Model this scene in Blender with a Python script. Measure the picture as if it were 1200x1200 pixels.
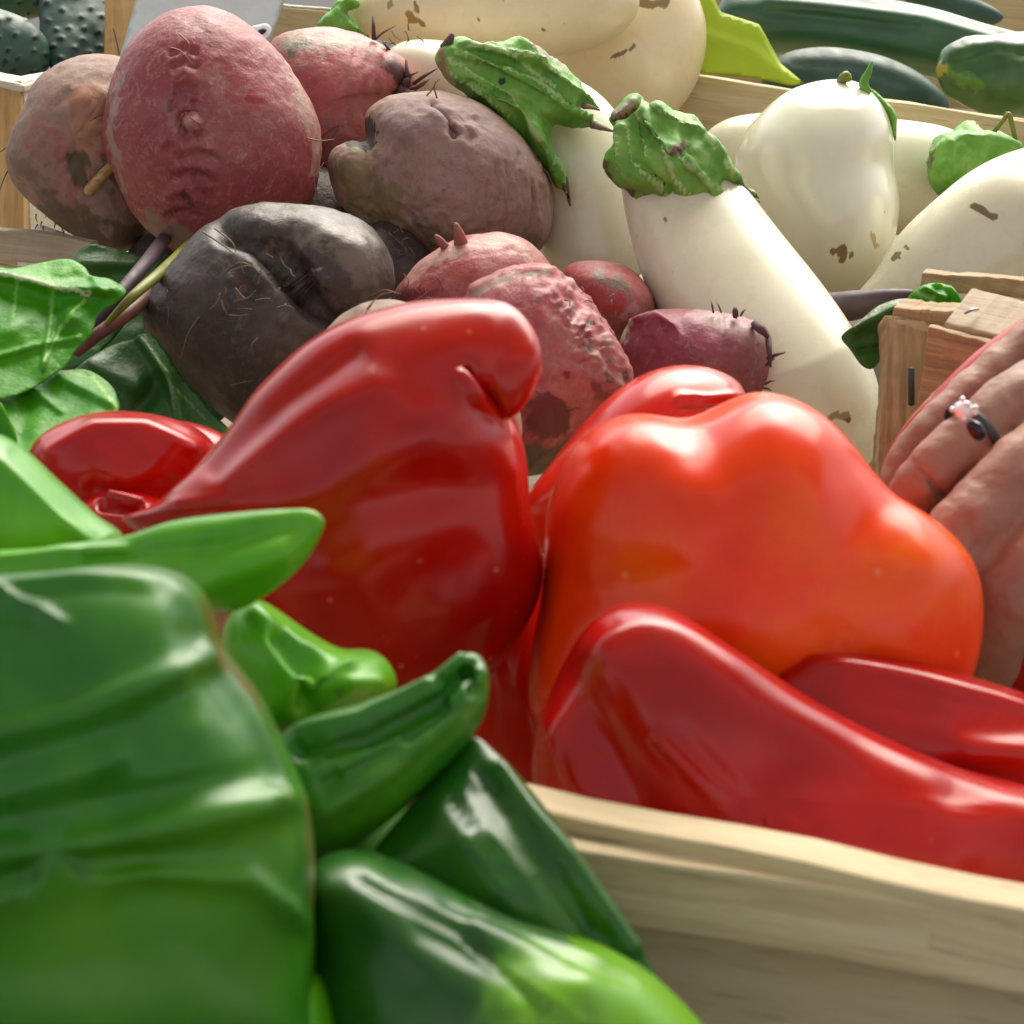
import bpy, bmesh, math, random
import numpy as np
from mathutils import Vector, Matrix
from mathutils.geometry import delaunay_2d_cdt

for _o in list(bpy.data.objects): bpy.data.objects.remove(_o)
SC = bpy.context.scene
COL = SC.collection
random.seed(4); RNG = np.random.default_rng(4)

# ------------------------------------------------------------------ camera, sky, sun, exposure
CAMZ, PITCH, FPX = 1.15, math.radians(20), 2600.0
cd = bpy.data.cameras.new('camera'); cam = bpy.data.objects.new('camera', cd); COL.objects.link(cam)
cam.location = (0, 0, CAMZ); cam.rotation_euler = (math.radians(90) - PITCH, 0, 0)
cd.sensor_width = 36; cd.lens = 36 * FPX / 1200; cd.clip_start = .02; cd.clip_end = 500
cd.dof.use_dof = True; cd.dof.focus_distance = .84; cd.dof.aperture_fstop = 34
SC.camera = cam
SUN_EL, SUN_AZ = 48, 14          # elevation, degrees to the right of straight ahead (behind the stall)
w = bpy.data.worlds.new('World'); SC.world = w; w.use_nodes = True
nt = w.node_tree; bg = nt.nodes['Background']
sky = nt.nodes.new('ShaderNodeTexSky'); sky.sky_type = 'NISHITA'; sky.sun_disc = False
sky.sun_elevation = math.radians(SUN_EL); sky.sun_rotation = math.radians(SUN_AZ)
sky.air_density = 1.0; sky.dust_density = 4.0; sky.ozone_density = 1.0
hs = nt.nodes.new('ShaderNodeHueSaturation'); hs.inputs['Saturation'].default_value = .2
nt.links.new(sky.outputs[0], hs.inputs['Color']); nt.links.new(hs.outputs[0], bg.inputs[0]); bg.inputs[1].default_value = .15
sl = bpy.data.lights.new('sun', 'SUN'); sl.energy = 2.3; sl.angle = math.radians(58); sl.color = (1, .92, .76)
so = bpy.data.objects.new('sun', sl); COL.objects.link(so)
_e, _a = math.radians(SUN_EL), math.radians(SUN_AZ)
sdir = Vector((math.sin(_a) * math.cos(_e), math.cos(_a) * math.cos(_e), math.sin(_e)))
so.rotation_euler = sdir.to_track_quat('Z', 'Y').to_euler()
SC.view_settings.view_transform = 'Standard'; SC.view_settings.look = 'None'
SC.view_settings.exposure = 0.72; SC.view_settings.gamma = 1
SC.cycles.use_denoising = True
SC.cycles.max_bounces = 8

# ------------------------------------------------------------------ helpers
C0 = np.array([0, 0, CAMZ]); R0 = np.array([1., 0, 0])
F0 = np.array([0, math.cos(PITCH), -math.sin(PITCH)]); U0 = np.array([0, math.sin(PITCH), math.cos(PITCH)])
def c2w(P): return C0 + P[:, 0:1] * R0 + P[:, 1:2] * U0 + P[:, 2:3] * F0
def cp(px, py, d): return np.array([(px - 600) / FPX * d, (600 - py) / FPX * d, d])
def at(px, py, d): return Vector(c2w(cp(px, py, d)[None])[0])
def at_h(px, py, z):
    r = Vector(((px - 600) / FPX * R0 + (600 - py) / FPX * U0 + F0)); s = (z - CAMZ) / r.z
    return Vector((0, 0, CAMZ)) + r * s
def proj(P): return 600 + FPX * P[:, 0] / P[:, 2], 600 - FPX * P[:, 1] / P[:, 2]

def crom(pts, closed=True, n=14):
    P = np.array(pts, float); N = len(P); out = []; t = np.linspace(0, 1, n, endpoint=False)[:, None]
    rng = range(N) if closed else range(N - 1)
    for i in rng:
        if closed: a, b, c, d = P[i - 1], P[i], P[(i + 1) % N], P[(i + 2) % N]
        else: a, b, c, d = P[max(i - 1, 0)], P[i], P[i + 1], P[min(i + 2, N - 1)]
        out.append(.5 * (2 * b + (c - a) * t + (2 * a - 5 * b + 4 * c - d) * t**2 + (3 * b - a - 3 * c + d) * t**3))
    if not closed: out.append(P[-1:])
    return np.vstack(out)
def resample(P, n):
    s = np.r_[0, np.cumsum(np.linalg.norm(np.diff(P, axis=0), axis=1))]; q = np.linspace(0, s[-1], n)
    return np.stack([np.interp(q, s, P[:, k]) for k in range(P.shape[1])], 1)
def _h(i, j, k, s):
    n = (i * 374761393 + j * 668265263 + k * 2147483647 + s * 1274126177) & 0xffffffff
    n = ((n ^ (n >> 13)) * 1274126177) & 0xffffffff
    return ((n ^ (n >> 16)) & 0xffff) / 65535. - .5
def vnoise(P, scale, seed=0):
    Q = P * scale + 100; I = np.floor(Q).astype(np.int64); f = Q - I; f = f * f * (3 - 2 * f); r = 0
    for a in (0, 1):
        for b in (0, 1):
            for c in (0, 1):
                wt = (f[:, 0] if a else 1 - f[:, 0]) * (f[:, 1] if b else 1 - f[:, 1]) * (f[:, 2] if c else 1 - f[:, 2])
                r = r + wt * _h(I[:, 0] + a, I[:, 1] + b, I[:, 2] + c, seed)
    return r
def fbm(P, s, o=3, seed=0): return sum(vnoise(P, s * 2**k, seed + k) * .5**k for k in range(o))
def vnormals(V, F):
    n = np.zeros_like(V)
    for t in ((0, 1, 2), (0, 2, 3)):
        a, b, c = V[F[:, t[0]]], V[F[:, t[1]]], V[F[:, t[2]]]; m = np.cross(b - a, c - a)
        for k in t: np.add.at(n, F[:, k], m)
    return n / (np.linalg.norm(n, axis=1, keepdims=True) + 1e-12)
def dseg(x, y, pts):
    p = np.array(pts, float); best = np.full(len(x), 1e9)
    if len(p) == 1: return np.hypot(x - p[0, 0], y - p[0, 1])
    for i in range(len(p) - 1):
        a, b = p[i], p[i + 1]; ab = b - a; t = np.clip(((x - a[0]) * ab[0] + (y - a[1]) * ab[1]) / (ab @ ab + 1e-9), 0, 1)
        best = np.minimum(best, np.hypot(x - a[0] - t * ab[0], y - a[1] - t * ab[1]))
    return best

class Shape:                       # vertices in camera axes (metres), quads, pigment
    def __init__(s, V, F): s.V, s.F = V, F; s.pig = np.zeros((len(V), 4)); s.fix()
    def fix(s):
        n = vnormals(s.V, s.F); c = s.V.mean(0)
        if ((s.V - c) * n).sum() < 0: s.F = s.F[:, ::-1]
    def push(s, pts, r, amt, both=False):        # sculpt stroke: raise (+) or dent (-) along the normals, mm
        x, y = proj(s.V); n = vnormals(s.V, s.F)
        g = np.exp(-(dseg(x, y, pts) / r)**2)
        f = 1 if both else np.clip(-n[:, 2] * 1.6 + .25, 0, 1)
        s.V = s.V + n * (g * f * amt * .001)[:, None]; return s
    def rough(s, scale, amt, o=3, seed=0):
        n = vnormals(s.V, s.F); s.V = s.V + n * (fbm(s.V, scale, o, seed) * amt * .001)[:, None]; return s
    def rough_at(s, pts, r, scale, amt, seed=0):
        x, y = proj(s.V); n = vnormals(s.V, s.F); g = np.exp(-(dseg(x, y, pts) / r)**2)
        s.V = s.V + n * (fbm(s.V, scale, 3, seed) * g * amt * .001)[:, None]; return s
    def paint(s, pts, r, col, a=1.):
        x, y = proj(s.V); n = vnormals(s.V, s.F)
        soft = 2 if r >= 40 else 4; rag = fbm(s.V, FPX / s.V[:, 2].mean() / max(r, 3) * .9, 4, int(r * 7)) * r * 1.5 if r < 60 else 0
        g = a * np.exp(-(np.maximum(0, dseg(x, y, pts) + rag) / r)**soft) * (n[:, 2] < .2)
        m = g > s.pig[:, 3] * .9
        s.pig[m, :3] = col; s.pig[:, 3] = np.maximum(s.pig[:, 3], g); return s
    def do(s, strokes):
        for k in strokes:
            if len(k) == 3: s.push(*k)
            else: s.paint(*k)
        return s

def blob(outline, d, T, n=150, m=56, c=None, p=2.0, tilt=(0, 0), Tb=None, rim=None):
    o = resample(np.vstack([crom(outline), crom(outline)[:1]]), n + 1)[:-1]
    for _ in range(5 if n > 90 else 0): o = .5 * o + .25 * (np.roll(o, 1, 0) + np.roll(o, -1, 0))
    c = np.array(c if c is not None else o.mean(0), float)
    V = []; ph = np.linspace(0, math.pi, m + 1)[1:-1]
    sp = lambda v: np.sign(v) * abs(v)**(2 / p)
    def P(q, dz):
        q = np.atleast_2d(q); dd = d + tilt[0] * (q[:, 0] - c[0]) / FPX * d + tilt[1] * (c[1] - q[:, 1]) / FPX * d
        return np.stack([(q[:, 0] - 600) / FPX * d, (600 - q[:, 1]) / FPX * d, dd + dz], 1)
    V.append(P(c, -T))
    for a in ph:
        s = sp(math.sin(a)); z = sp(math.cos(a)); dz = -z * (T if z > 0 else (Tb or T))
        if rim: q = min(1, (1 - s) / rim[0]); dz -= math.copysign(rim[1] * (1.5 * q - .5 * q**3), z)   # shoulder along the edge
        V.append(P(c + s * (o - c), dz))
    V[0][:, 2] -= rim[1] if rim else 0
    V.append(P(c, (Tb or T) + (rim[1] if rim else 0))); V = np.vstack(V); F = []
    k = np.arange(n); k1 = (k + 1) % n
    F.append(np.stack([np.zeros(n, int), 1 + k, 1 + k1, 1 + k1], 1))
    for j in range(m - 2):
        b = 1 + j * n; F.append(np.stack([b + k, b + n + k, b + n + k1, b + k1], 1))
    b = 1 + (m - 2) * n; F.append(np.stack([b + k, np.full(n, len(V) - 1), np.full(n, len(V) - 1), b + k1], 1))
    return Shape(V, np.vstack(F))

def loft(outline, a, b, d, ratio=.9, m=110, n=64, lobes=0, amp=0., ph0=0., p=2.0):
    o = np.array(outline, float); N = len(o); D = crom(outline, n=14)
    A, B = a * 14, b * 14
    L = D[A:B + 1] if B > A else np.vstack([D[A:], D[:B + 1]])
    Rr = (np.vstack([D[B:], D[:A + 1]]) if B > A else D[B:A + 1])[::-1]
    L, Rr = resample(L, m), resample(Rr, m); t = np.linspace(0, 1, m)
    dd = np.interp(t, np.linspace(0, 1, len(d)), d) if hasattr(d, '__len__') else np.full(m, d)
    mid = (L + Rr) / 2; hv = (Rr - L) / 2; phi = np.linspace(0, 2 * math.pi, n, endpoint=False)
    rt = np.interp(t, np.linspace(0, 1, len(ratio)), ratio) if hasattr(ratio, '__len__') else np.full(m, ratio)
    sp = lambda v: np.sign(v) * abs(v)**(2 / p)
    V = []
    for i in range(1, m - 1):
        hw = np.linalg.norm(hv[i]) / FPX * dd[i]; q = 1 + amp * np.cos(lobes * phi + ph0)
        X = mid[i] + np.outer(sp(np.cos(phi)) * q, hv[i])
        V.append(np.stack([(X[:, 0] - 600) / FPX * dd[i], (600 - X[:, 1]) / FPX * dd[i], dd[i] - sp(np.sin(phi)) * q * hw * rt[i]], 1))
    V = [cp(*L[0], dd[0])[None]] + V + [cp(*L[-1], dd[-1])[None]]
    V = np.vstack(V); M = m - 2; k = np.arange(n); k1 = (k + 1) % n; F = [np.stack([np.zeros(n, int), 1 + k, 1 + k1, 1 + k1], 1)]
    for j in range(M - 1):
        q = 1 + j * n; F.append(np.stack([q + k, q + n + k, q + n + k1, q + k1], 1))
    q = 1 + (M - 1) * n; F.append(np.stack([q + k, np.full(n, len(V) - 1), np.full(n, len(V) - 1), q + k1], 1))
    return Shape(V, np.vstack(F))

def inflate(outline, d, T, w=30, h=5, tilt=(0, 0), back=1., curve=0., smooth=True, it=6):
    # any outline, filled with an even net and puffed to a rounded solid
    D = crom(outline, n=8) if smooth else np.vstack([np.linspace(outline[i - 1], outline[i], 9)[1:] for i in range(len(outline))])
    per = np.linalg.norm(np.diff(np.vstack([D, D[:1]]), axis=0), axis=1).sum()
    D = resample(np.vstack([D, D[:1]]), max(12, int(per / h)) + 1)[:-1]
    xs = np.arange(D[:, 0].min(), D[:, 0].max(), h); ys = np.arange(D[:, 1].min(), D[:, 1].max(), h * .87)
    G = np.array([(x + (h / 2 if j % 2 else 0), y) for j, y in enumerate(ys) for x in xs])
    x, y = G[:, 0], G[:, 1]; ins = np.zeros(len(G), bool)
    for i in range(len(D)):
        (x1, y1), (x2, y2) = D[i - 1], D[i]
        cnd = ((y1 > y) != (y2 > y)); ins ^= cnd & (x < (x2 - x1) * (y - y1) / ((y2 - y1) if y2 != y1 else 1e-9) + x1)
    G = G[ins]; dist = dseg(G[:, 0], G[:, 1], np.vstack([D, D[:1]])); G = G[dist > h * .55]
    vs = [Vector(v) for v in np.vstack([D, G])]; nb = len(D)
    ov, oe, of, _, _, _ = delaunay_2d_cdt(vs, [(i, (i + 1) % nb) for i in range(nb)], [], 1, 1e-6)
    Q = np.array([tuple(v) for v in ov]); tri = np.array([list(f) for f in of if len(f) == 3])
    db = dseg(Q[:, 0], Q[:, 1], np.vstack([D, D[:1]])); u = np.clip(db / w, 0, 1); z = np.sqrt(np.maximum(0, 1 - (1 - u)**2))
    edge = db < 1e-3
    E = np.vstack([tri[:, [0, 1]], tri[:, [1, 2]], tri[:, [2, 0]]])
    for _ in range(it):
        acc = np.zeros(len(Q)); cnt = np.zeros(len(Q)); np.add.at(acc, E[:, 0], z[E[:, 1]]); np.add.at(cnt, E[:, 0], 1)
        np.add.at(acc, E[:, 1], z[E[:, 0]]); np.add.at(cnt, E[:, 1], 1); z = np.where(edge, 0, .4 * z + .6 * acc / np.maximum(cnt, 1))
    c = Q.mean(0)
    def P(zz):
        dd = d + tilt[0] * (Q[:, 0] - c[0]) / FPX * d + tilt[1] * (c[1] - Q[:, 1]) / FPX * d
        return np.stack([(Q[:, 0] - 600) / FPX * d, (600 - Q[:, 1]) / FPX * d, dd + zz], 1)
    Vf = P(-z * T); Vb = P(z * T * back); nq = len(Q)
    mp = np.where(edge, np.arange(nq), np.arange(nq) + nq)
    V = np.vstack([Vf, Vb]); F = np.vstack([np.c_[tri, tri[:, 2]], np.c_[mp[tri][:, ::-1], mp[tri][:, 0]]])
    used = np.zeros(2 * nq, bool); used[F.ravel()] = True; re = np.cumsum(used) - 1
    return Shape(V[used], re[F])

def tube(pts, rad, n=7, m=None):            # pts (px,py,d), radii in px of the photo at that depth
    P = crom(pts, False, 6) if len(pts) > 2 else resample(np.array(pts, float), 6)
    m = len(P); r = np.interp(np.linspace(0, 1, m), np.linspace(0, 1, len(rad)), rad)
    W = np.stack([(P[:, 0] - 600) / FPX * P[:, 2], (600 - P[:, 1]) / FPX * P[:, 2], P[:, 2]], 1); r = r / FPX * P[:, 2]
    T = np.gradient(W, axis=0); T /= np.linalg.norm(T, axis=1, keepdims=True) + 1e-12
    A = np.zeros_like(T); a_ = np.cross(T[0], [.3, .5, .81]); 
    for i in range(m):       # carry the frame along without twist
        a_ = a_ - T[i] * (a_ @ T[i]); a_ = a_ / (np.linalg.norm(a_) + 1e-12); A[i] = a_
    B = np.cross(T, A)
    ph = np.linspace(0, 2 * math.pi, n, endpoint=False); V = []
    for i in range(m): V.append(W[i] + r[i] * (np.outer(np.cos(ph), A[i]) + np.outer(np.sin(ph), B[i])))
    V = np.vstack(V + [W[:1] - T[:1] * r[0] * .6, W[-1:] + T[-1:] * r[-1] * .6]); k = np.arange(n); k1 = (k + 1) % n; F = []
    for i in range(m - 1): F.append(np.stack([i * n + k, i * n + k1, (i + 1) * n + k1, (i + 1) * n + k], 1))
    F.append(np.stack([k, np.full(n, m * n), np.full(n, m * n), k1], 1)); q = (m - 1) * n
    F.append(np.stack([q + k1, np.full(n, m * n + 1), np.full(n, m * n + 1), q + k], 1))
    return Shape(V, np.vstack(F))
def join(*ss):
    ss = [s for s in ss]; off = 0; V = []; F = []; pg = []
    for s in ss: V.append(s.V); F.append(s.F + off); pg.append(s.pig); off += len(s.V)
    r = Shape.__new__(Shape); r.V, r.F, r.pig = np.vstack(V), np.vstack(F), np.vstack(pg); return r

def fuse(shapes, vox, its=6):        # several solids merged into one skin
    S = join(*shapes); me = bpy.data.meshes.new('tmp'); me.from_pydata(S.V.tolist(), [], [tuple(dict.fromkeys(f)) for f in S.F.tolist()])
    o = bpy.data.objects.new('tmp', me); COL.objects.link(o)
    q = o.modifiers.new('r', 'REMESH'); q.mode = 'VOXEL'; q.voxel_size = vox
    q = o.modifiers.new('s', 'SMOOTH'); q.factor = .5; q.iterations = its
    ev = o.evaluated_get(bpy.context.evaluated_depsgraph_get()); m2 = bpy.data.meshes.new_from_object(ev)
    V = np.zeros(len(m2.vertices) * 3); m2.vertices.foreach_get('co', V)
    F = np.array([list(p.vertices) if len(p.vertices) == 4 else list(p.vertices) + [p.vertices[-1]] for p in m2.polygons])
    bpy.data.objects.remove(o); bpy.data.meshes.remove(me); bpy.data.meshes.remove(m2)
    return Shape(V.reshape(-1, 3), F)
def tag(o, label, cat, group=None, kind=None):
    o['label'] = label; o['category'] = cat
    if group: o['group'] = group
    if kind: o['kind'] = kind
    return o
def empty(name, loc, label, cat, group=None):
    o = bpy.data.objects.new(name, None); o.empty_display_size = .02; COL.objects.link(o); o.location = loc; return tag(o, label, cat, group)
def mk(name, S, m, parent=None, kind=None):
    W = c2w(S.V); org = W.mean(0); me = bpy.data.meshes.new(name)
    faces = [tuple(dict.fromkeys(f)) for f in S.F.tolist()]
    me.from_pydata((W - org).tolist(), [], faces); me.update()
    me.polygons.foreach_set('use_smooth', np.ones(len(me.polygons), bool))
    at_ = me.attributes.new('pig', 'FLOAT_COLOR', 'POINT'); at_.data.foreach_set('color', S.pig.astype(np.float32).ravel())
    me.materials.append(m); o = bpy.data.objects.new(name, me); COL.objects.link(o)
    o.location = Vector(org) - (parent_loc(parent) if parent else Vector((0, 0, 0))); o.parent = parent
    if kind: o['kind'] = kind
    return o
def parent_loc(p):
    l = p.location.copy()
    while p.parent: p = p.parent; l += p.location
    return l
def base_of(S): W = c2w(S.V); return (W[:, 0].mean(), W[:, 1].mean(), W[:, 2].min())

# ------------------------------------------------------------------ materials
def new_mat(name):
    m = bpy.data.materials.new(name); m.use_nodes = True; t = m.node_tree; return m, t, t.nodes['Principled BSDF']
def nd(t, kind, **kw):
    n = t.nodes.new(kind)
    for k, v in kw.items():
        if k in n.inputs: n.inputs[k].default_value = v
        else: setattr(n, k, v)
    return n
def noise(t, vec, scale, detail=5, rough=.6, dist=0.):
    n = nd(t, 'ShaderNodeTexNoise', Scale=scale, Detail=detail, Roughness=rough, Distortion=dist); t.links.new(vec, n.inputs['Vector']); return n.outputs['Fac']
def ramp(t, fac, stops):
    r = t.nodes.new('ShaderNodeValToRGB'); e = r.color_ramp.elements
    while len(e) < len(stops): e.new(.5)
    for q, (p, c) in zip(e, stops): q.position = p; q.color = (*c, 1) if len(c) == 3 else c
    t.links.new(fac, r.inputs[0]); return r.outputs['Color']
def mix(t, fac, a, b, mode='MIX'):
    n = t.nodes.new('ShaderNodeMix'); n.data_type = 'RGBA'; n.blend_type = mode
    for s, v in ((n.inputs[0], fac), (n.inputs[6], a), (n.inputs[7], b)):
        if hasattr(v, 'links'): t.links.new(v, s)
        else: s.default_value = v if not isinstance(v, tuple) else (*v, 1)
    return n.outputs[2]
def math_(t, op, a, b=0., c=0.):
    n = nd(t, 'ShaderNodeMath', operation=op)
    for s, v in zip(n.inputs, (a, b, c)):
        if hasattr(v, 'links'): t.links.new(v, s)
        else: s.default_value = v
    return n.outputs[0]
def smap(t, v, a, b, c=0., d=1.):
    n = nd(t, 'ShaderNodeMapRange'); n.interpolation_type = 'SMOOTHSTEP'; t.links.new(v, n.inputs[0])
    for i, q in enumerate((a, b, c, d)): n.inputs[i + 1].default_value = q
    return n.outputs[0]
def skin_mat(name, cols, scale=30, rough=.3, layers=(), micro=None, bump=(.15, 400, .0004), stretch=(1, 1, 1), rot=(0, 0, 0), sss=0., sss_col=None, coat=0., coat_r=.1, rvar=.1, pign=120, pamp=1.25, pe=(.3, .72), spec=.5, fleck=None):
    """cols: colour stops of the large mottling; layers: (scale, lo, hi, colour, strength) patches laid over it"""
    m, t, b = new_mat(name); tc = t.nodes.new('ShaderNodeTexCoord')
    mp = nd(t, 'ShaderNodeMapping'); mp.inputs['Scale'].default_value = stretch; mp.inputs['Rotation'].default_value = rot
    t.links.new(tc.outputs['Object'], mp.inputs[0]); v = mp.outputs[0]; ob = tc.outputs['Object']
    oi = t.nodes.new('ShaderNodeObjectInfo')
    n1 = noise(t, v, scale, 6, .6, .3)
    c = ramp(t, n1, [(.3 + .4 * i / max(1, len(cols) - 1), q) for i, q in enumerate(cols)])
    for (s, lo, hi, q, st) in layers:
        f = noise(t, ob if s > 0 else v, abs(s), 7, .65, .4); c = mix(t, smap(t, f, lo, hi, 0, st), c, q)
    if micro:        # fine dusty flecks and scratches
        f = noise(t, ob, micro[0], 8, .75, 1.2); c = mix(t, smap(t, f, .5, .68, 0, micro[2]), c, micro[1])
        f = noise(t, ob, micro[0] * .3, 9, .8, 2.5); c = mix(t, smap(t, f, .53, .6, 0, micro[2] * .5), c, micro[3])
        f = noise(t, ob, micro[0] * 2.3, 6, .7, .3); c = mix(t, smap(t, f, .56, .7, 0, micro[2] * .8), c, micro[3])
    at_ = nd(t, 'ShaderNodeAttribute', attribute_name='pig')
    pf = math_(t, 'ADD', at_.outputs['Alpha'], math_(t, 'MULTIPLY', math_(t, 'SUBTRACT', noise(t, ob, pign, 6, .72), .5), pamp))
    pf = math_(t, 'MULTIPLY', smap(t, pf, *pe), smap(t, at_.outputs['Alpha'], .02, .35))
    c = mix(t, pf, c, at_.outputs['Color'])
    if fleck:
        fs, flo, fcol = fleck; vo = nd(t, 'ShaderNodeTexVoronoi', Scale=fs); t.links.new(ob, vo.inputs['Vector'])
        c = mix(t, smap(t, vo.outputs['Distance'], flo, flo * .4, 0, .7), c, fcol)
    t.links.new(c, b.inputs['Base Color'])
    rn = noise(t, ob, scale * 3, 4); t.links.new(smap(t, rn, .3, .7, rough - rvar * .6, rough + rvar), b.inputs['Roughness'])
    b.inputs['Specular IOR Level'].default_value = spec
    b.inputs['Specular Tint'].default_value = (1, .97, .92, 1)
    if coat: b.inputs['Coat Weight'].default_value = coat; b.inputs['Coat Roughness'].default_value = coat_r
    if sss:
        b.inputs['Subsurface Weight'].default_value = sss; b.inputs['Subsurface Radius'].default_value = sss_col or (1, .4, .2); b.inputs['Subsurface Scale'].default_value = .004
    if bump:
        bn = noise(t, v, bump[1], 5, .6); bp = nd(t, 'ShaderNodeBump', Strength=bump[0], Distance=bump[2]); t.links.new(bn, bp.inputs['Height']); t.links.new(bp.outputs[0], b.inputs['Normal'])
    return m
def wood_mat(name, a, b_, c_, grain=1., rough=.7):
    m, t, b = new_mat(name); tc = t.nodes.new('ShaderNodeTexCoord'); oi = t.nodes.new('ShaderNodeObjectInfo')
    off = nd(t, 'ShaderNodeVectorMath', operation='ADD'); cx = nd(t, 'ShaderNodeCombineXYZ')
    for k in range(3): t.links.new(math_(t, 'MULTIPLY', oi.outputs['Random'], 3.1 + k), cx.inputs[k])
    t.links.new(tc.outputs['Object'], off.inputs[0]); t.links.new(cx.outputs[0], off.inputs[1])
    mp = nd(t, 'ShaderNodeMapping'); mp.inputs['Scale'].default_value = (6, 110, 110); t.links.new(off.outputs[0], mp.inputs[0])
    g = noise(t, mp.outputs[0], 1.6 * grain, 8, .62, .8); g2 = noise(t, mp.outputs[0], 7 * grain, 5, .7, .2)
    big = noise(t, off.outputs[0], 26, 4, .6, .4)
    c = ramp(t, g, [(.28, a), (.5, b_), (.7, c_)])
    c = mix(t, smap(t, g2, .55, .72, 0, .6), c, tuple(q * .4 for q in a)); c = mix(t, smap(t, big, .55, .75, 0, .4), c, tuple(q * .6 for q in b_))
    t.links.new(c, b.inputs['Base Color']); b.inputs['Roughness'].default_value = rough; b.inputs['Specular IOR Level'].default_value = .3
    h = math_(t, 'ADD', g, math_(t, 'MULTIPLY', g2, .6)); bp = nd(t, 'ShaderNodeBump', Strength=.5, Distance=.0008); t.links.new(h, bp.inputs['Height']); t.links.new(bp.outputs[0], b.inputs['Normal'])
    return m
def plain(name, col, rough=.5, metal=0., spec=.5, bump=None):
    m, t, b = new_mat(name); tc = t.nodes.new('ShaderNodeTexCoord')
    n = noise(t, tc.outputs['Object'], 160, 5); t.links.new(mix(t, n, tuple(q * .82 for q in col), tuple(min(1, q * 1.12) for q in col)), b.inputs['Base Color'])
    b.inputs['Roughness'].default_value = rough; b.inputs['Metallic'].default_value = metal; b.inputs['Specular IOR Level'].default_value = spec
    return m

M = {}
M['red'] = skin_mat('red_pepper_skin', [(.30, .002, .001), (.42, .003, .001), (.54, .009, .001)], 22, .22, rvar=.06, bump=(.04, 260, .0004), fleck=(90, .10, (.62, .12, .06)), coat=.06, coat_r=.1, spec=.38)
M['darkred'] = skin_mat('dark_red_pepper_skin', [(.34, .002, .001), (.46, .003, .001), (.56, .010, .001)], 22, .22, rvar=.06, bump=(.04, 260, .0004), fleck=(80, .08, (.5, .10, .07)), coat=.08, coat_r=.1, spec=.38)
M['bell'] = skin_mat('orange_red_pepper_skin', [(.78, .018, .001), (.88, .05, .001), (.94, .13, .002)], 20, .22, rvar=.06, bump=(.04, 240, .0004), fleck=(70, .09, (.9, .2, .1)), coat=.06, coat_r=.1, spec=.38)
M['bell_red'] = skin_mat('bright_red_pepper_skin', [(.50, .005, .001), (.64, .012, .001), (.74, .035, .002)], 20, .22, rvar=.06, bump=(.04, 240, .0004), coat=.06, coat_r=.1, spec=.4)
M['green'] = skin_mat('green_pepper_skin', [(.012, .12, .006), (.028, .175, .005), (.08, .27, .005)], 26, .34, rvar=.06, bump=(.06, 220, .0005), coat=.06, coat_r=.12, spec=.4, pamp=.35, pe=(.05, .95))
M['green_dark'] = skin_mat('deep_green_pepper_skin', [(.006, .065, .004), (.014, .10, .004), (.05, .19, .004)], 26, .3, rvar=.06, bump=(.12, 160, .0008), coat=.06, coat_r=.12, spec=.4, pamp=.35, pe=(.05, .95))
M['lime'] = skin_mat('light_green_pepper_skin', [(.05, .25, .004), (.10, .38, .006), (.17, .46, .012)], 26, .34, rvar=.06, bump=(.06, 220, .0005), coat=.06, coat_r=.12, spec=.4, pamp=.35, pe=(.05, .95))
M['egg'] = skin_mat('white_aubergine_skin', [(.68, .65, .44), (.76, .73, .54), (.80, .77, .62)], 14, .27, bump=(.04, 200, .0005), fleck=(60, .045, (.35, .26, .14)), micro=(110, (.60, .53, .30), .22, (.84, .82, .72)), layers=[(16, .5, .75, (.70, .64, .36), .45)], coat=.3, coat_r=.16, sss=.15, sss_col=(1, .8, .5))
M['egg_gloss'] = skin_mat('glossy_white_aubergine_skin', [(.70, .68, .50), (.77, .75, .58), (.80, .78, .66)], 14, .15, rvar=.04, bump=(.03, 200, .0005), fleck=(60, .045, (.35, .26, .14)), coat=.5, coat_r=.08, sss=.15, sss_col=(1, .8, .5))
M['cream'] = skin_mat('cream_aubergine_skin', [(.66, .54, .30), (.76, .62, .38), (.80, .68, .46)], 14, .34, bump=(.04, 200, .0005), fleck=(55, .05, (.35, .22, .10)), micro=(110, (.62, .46, .22), .25, (.84, .76, .56)), layers=[(16, .5, .75, (.70, .52, .24), .45)], coat=.3, coat_r=.16, sss=.15, sss_col=(1, .7, .4))
M['calyx'] = skin_mat('aubergine_calyx', [(.07, .22, .02), (.13, .34, .035), (.24, .44, .09)], 60, .5, layers=[(-130, .55, .75, (.28, .42, .14), .7), (90, .6, .75, (.10, .09, .03), .6)], bump=(.6, 260, .001), stretch=(1, .45, 1), rot=(0, 0, .7))
DIRT = (.13, .095, .06)
M['beet_red'] = skin_mat('red_beetroot_skin', [(.28, .055, .065), (.40, .09, .095), (.45, .18, .16)], 26, .44, layers=[(45, .52, .68, (.34, .17, .13), .75), (150, .58, .72, DIRT, .6)], bump=(.6, 330, .0009), spec=.35, micro=(240, (0.46, 0.27, 0.2), .6, (0.12, 0.04, 0.035)))
M['beet_pale'] = skin_mat('pale_red_beetroot_skin', [(.22, .032, .04), (.30, .055, .062), (.34, .11, .10)], 20, .42, layers=[(38, .55, .7, (.42, .22, .18), .7), (130, .62, .75, (.16, .05, .05), .6)], bump=(.6, 300, .0009), spec=.35, micro=(240, (0.46, 0.25, 0.2), .6, (0.15, 0.035, 0.035)))
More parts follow.
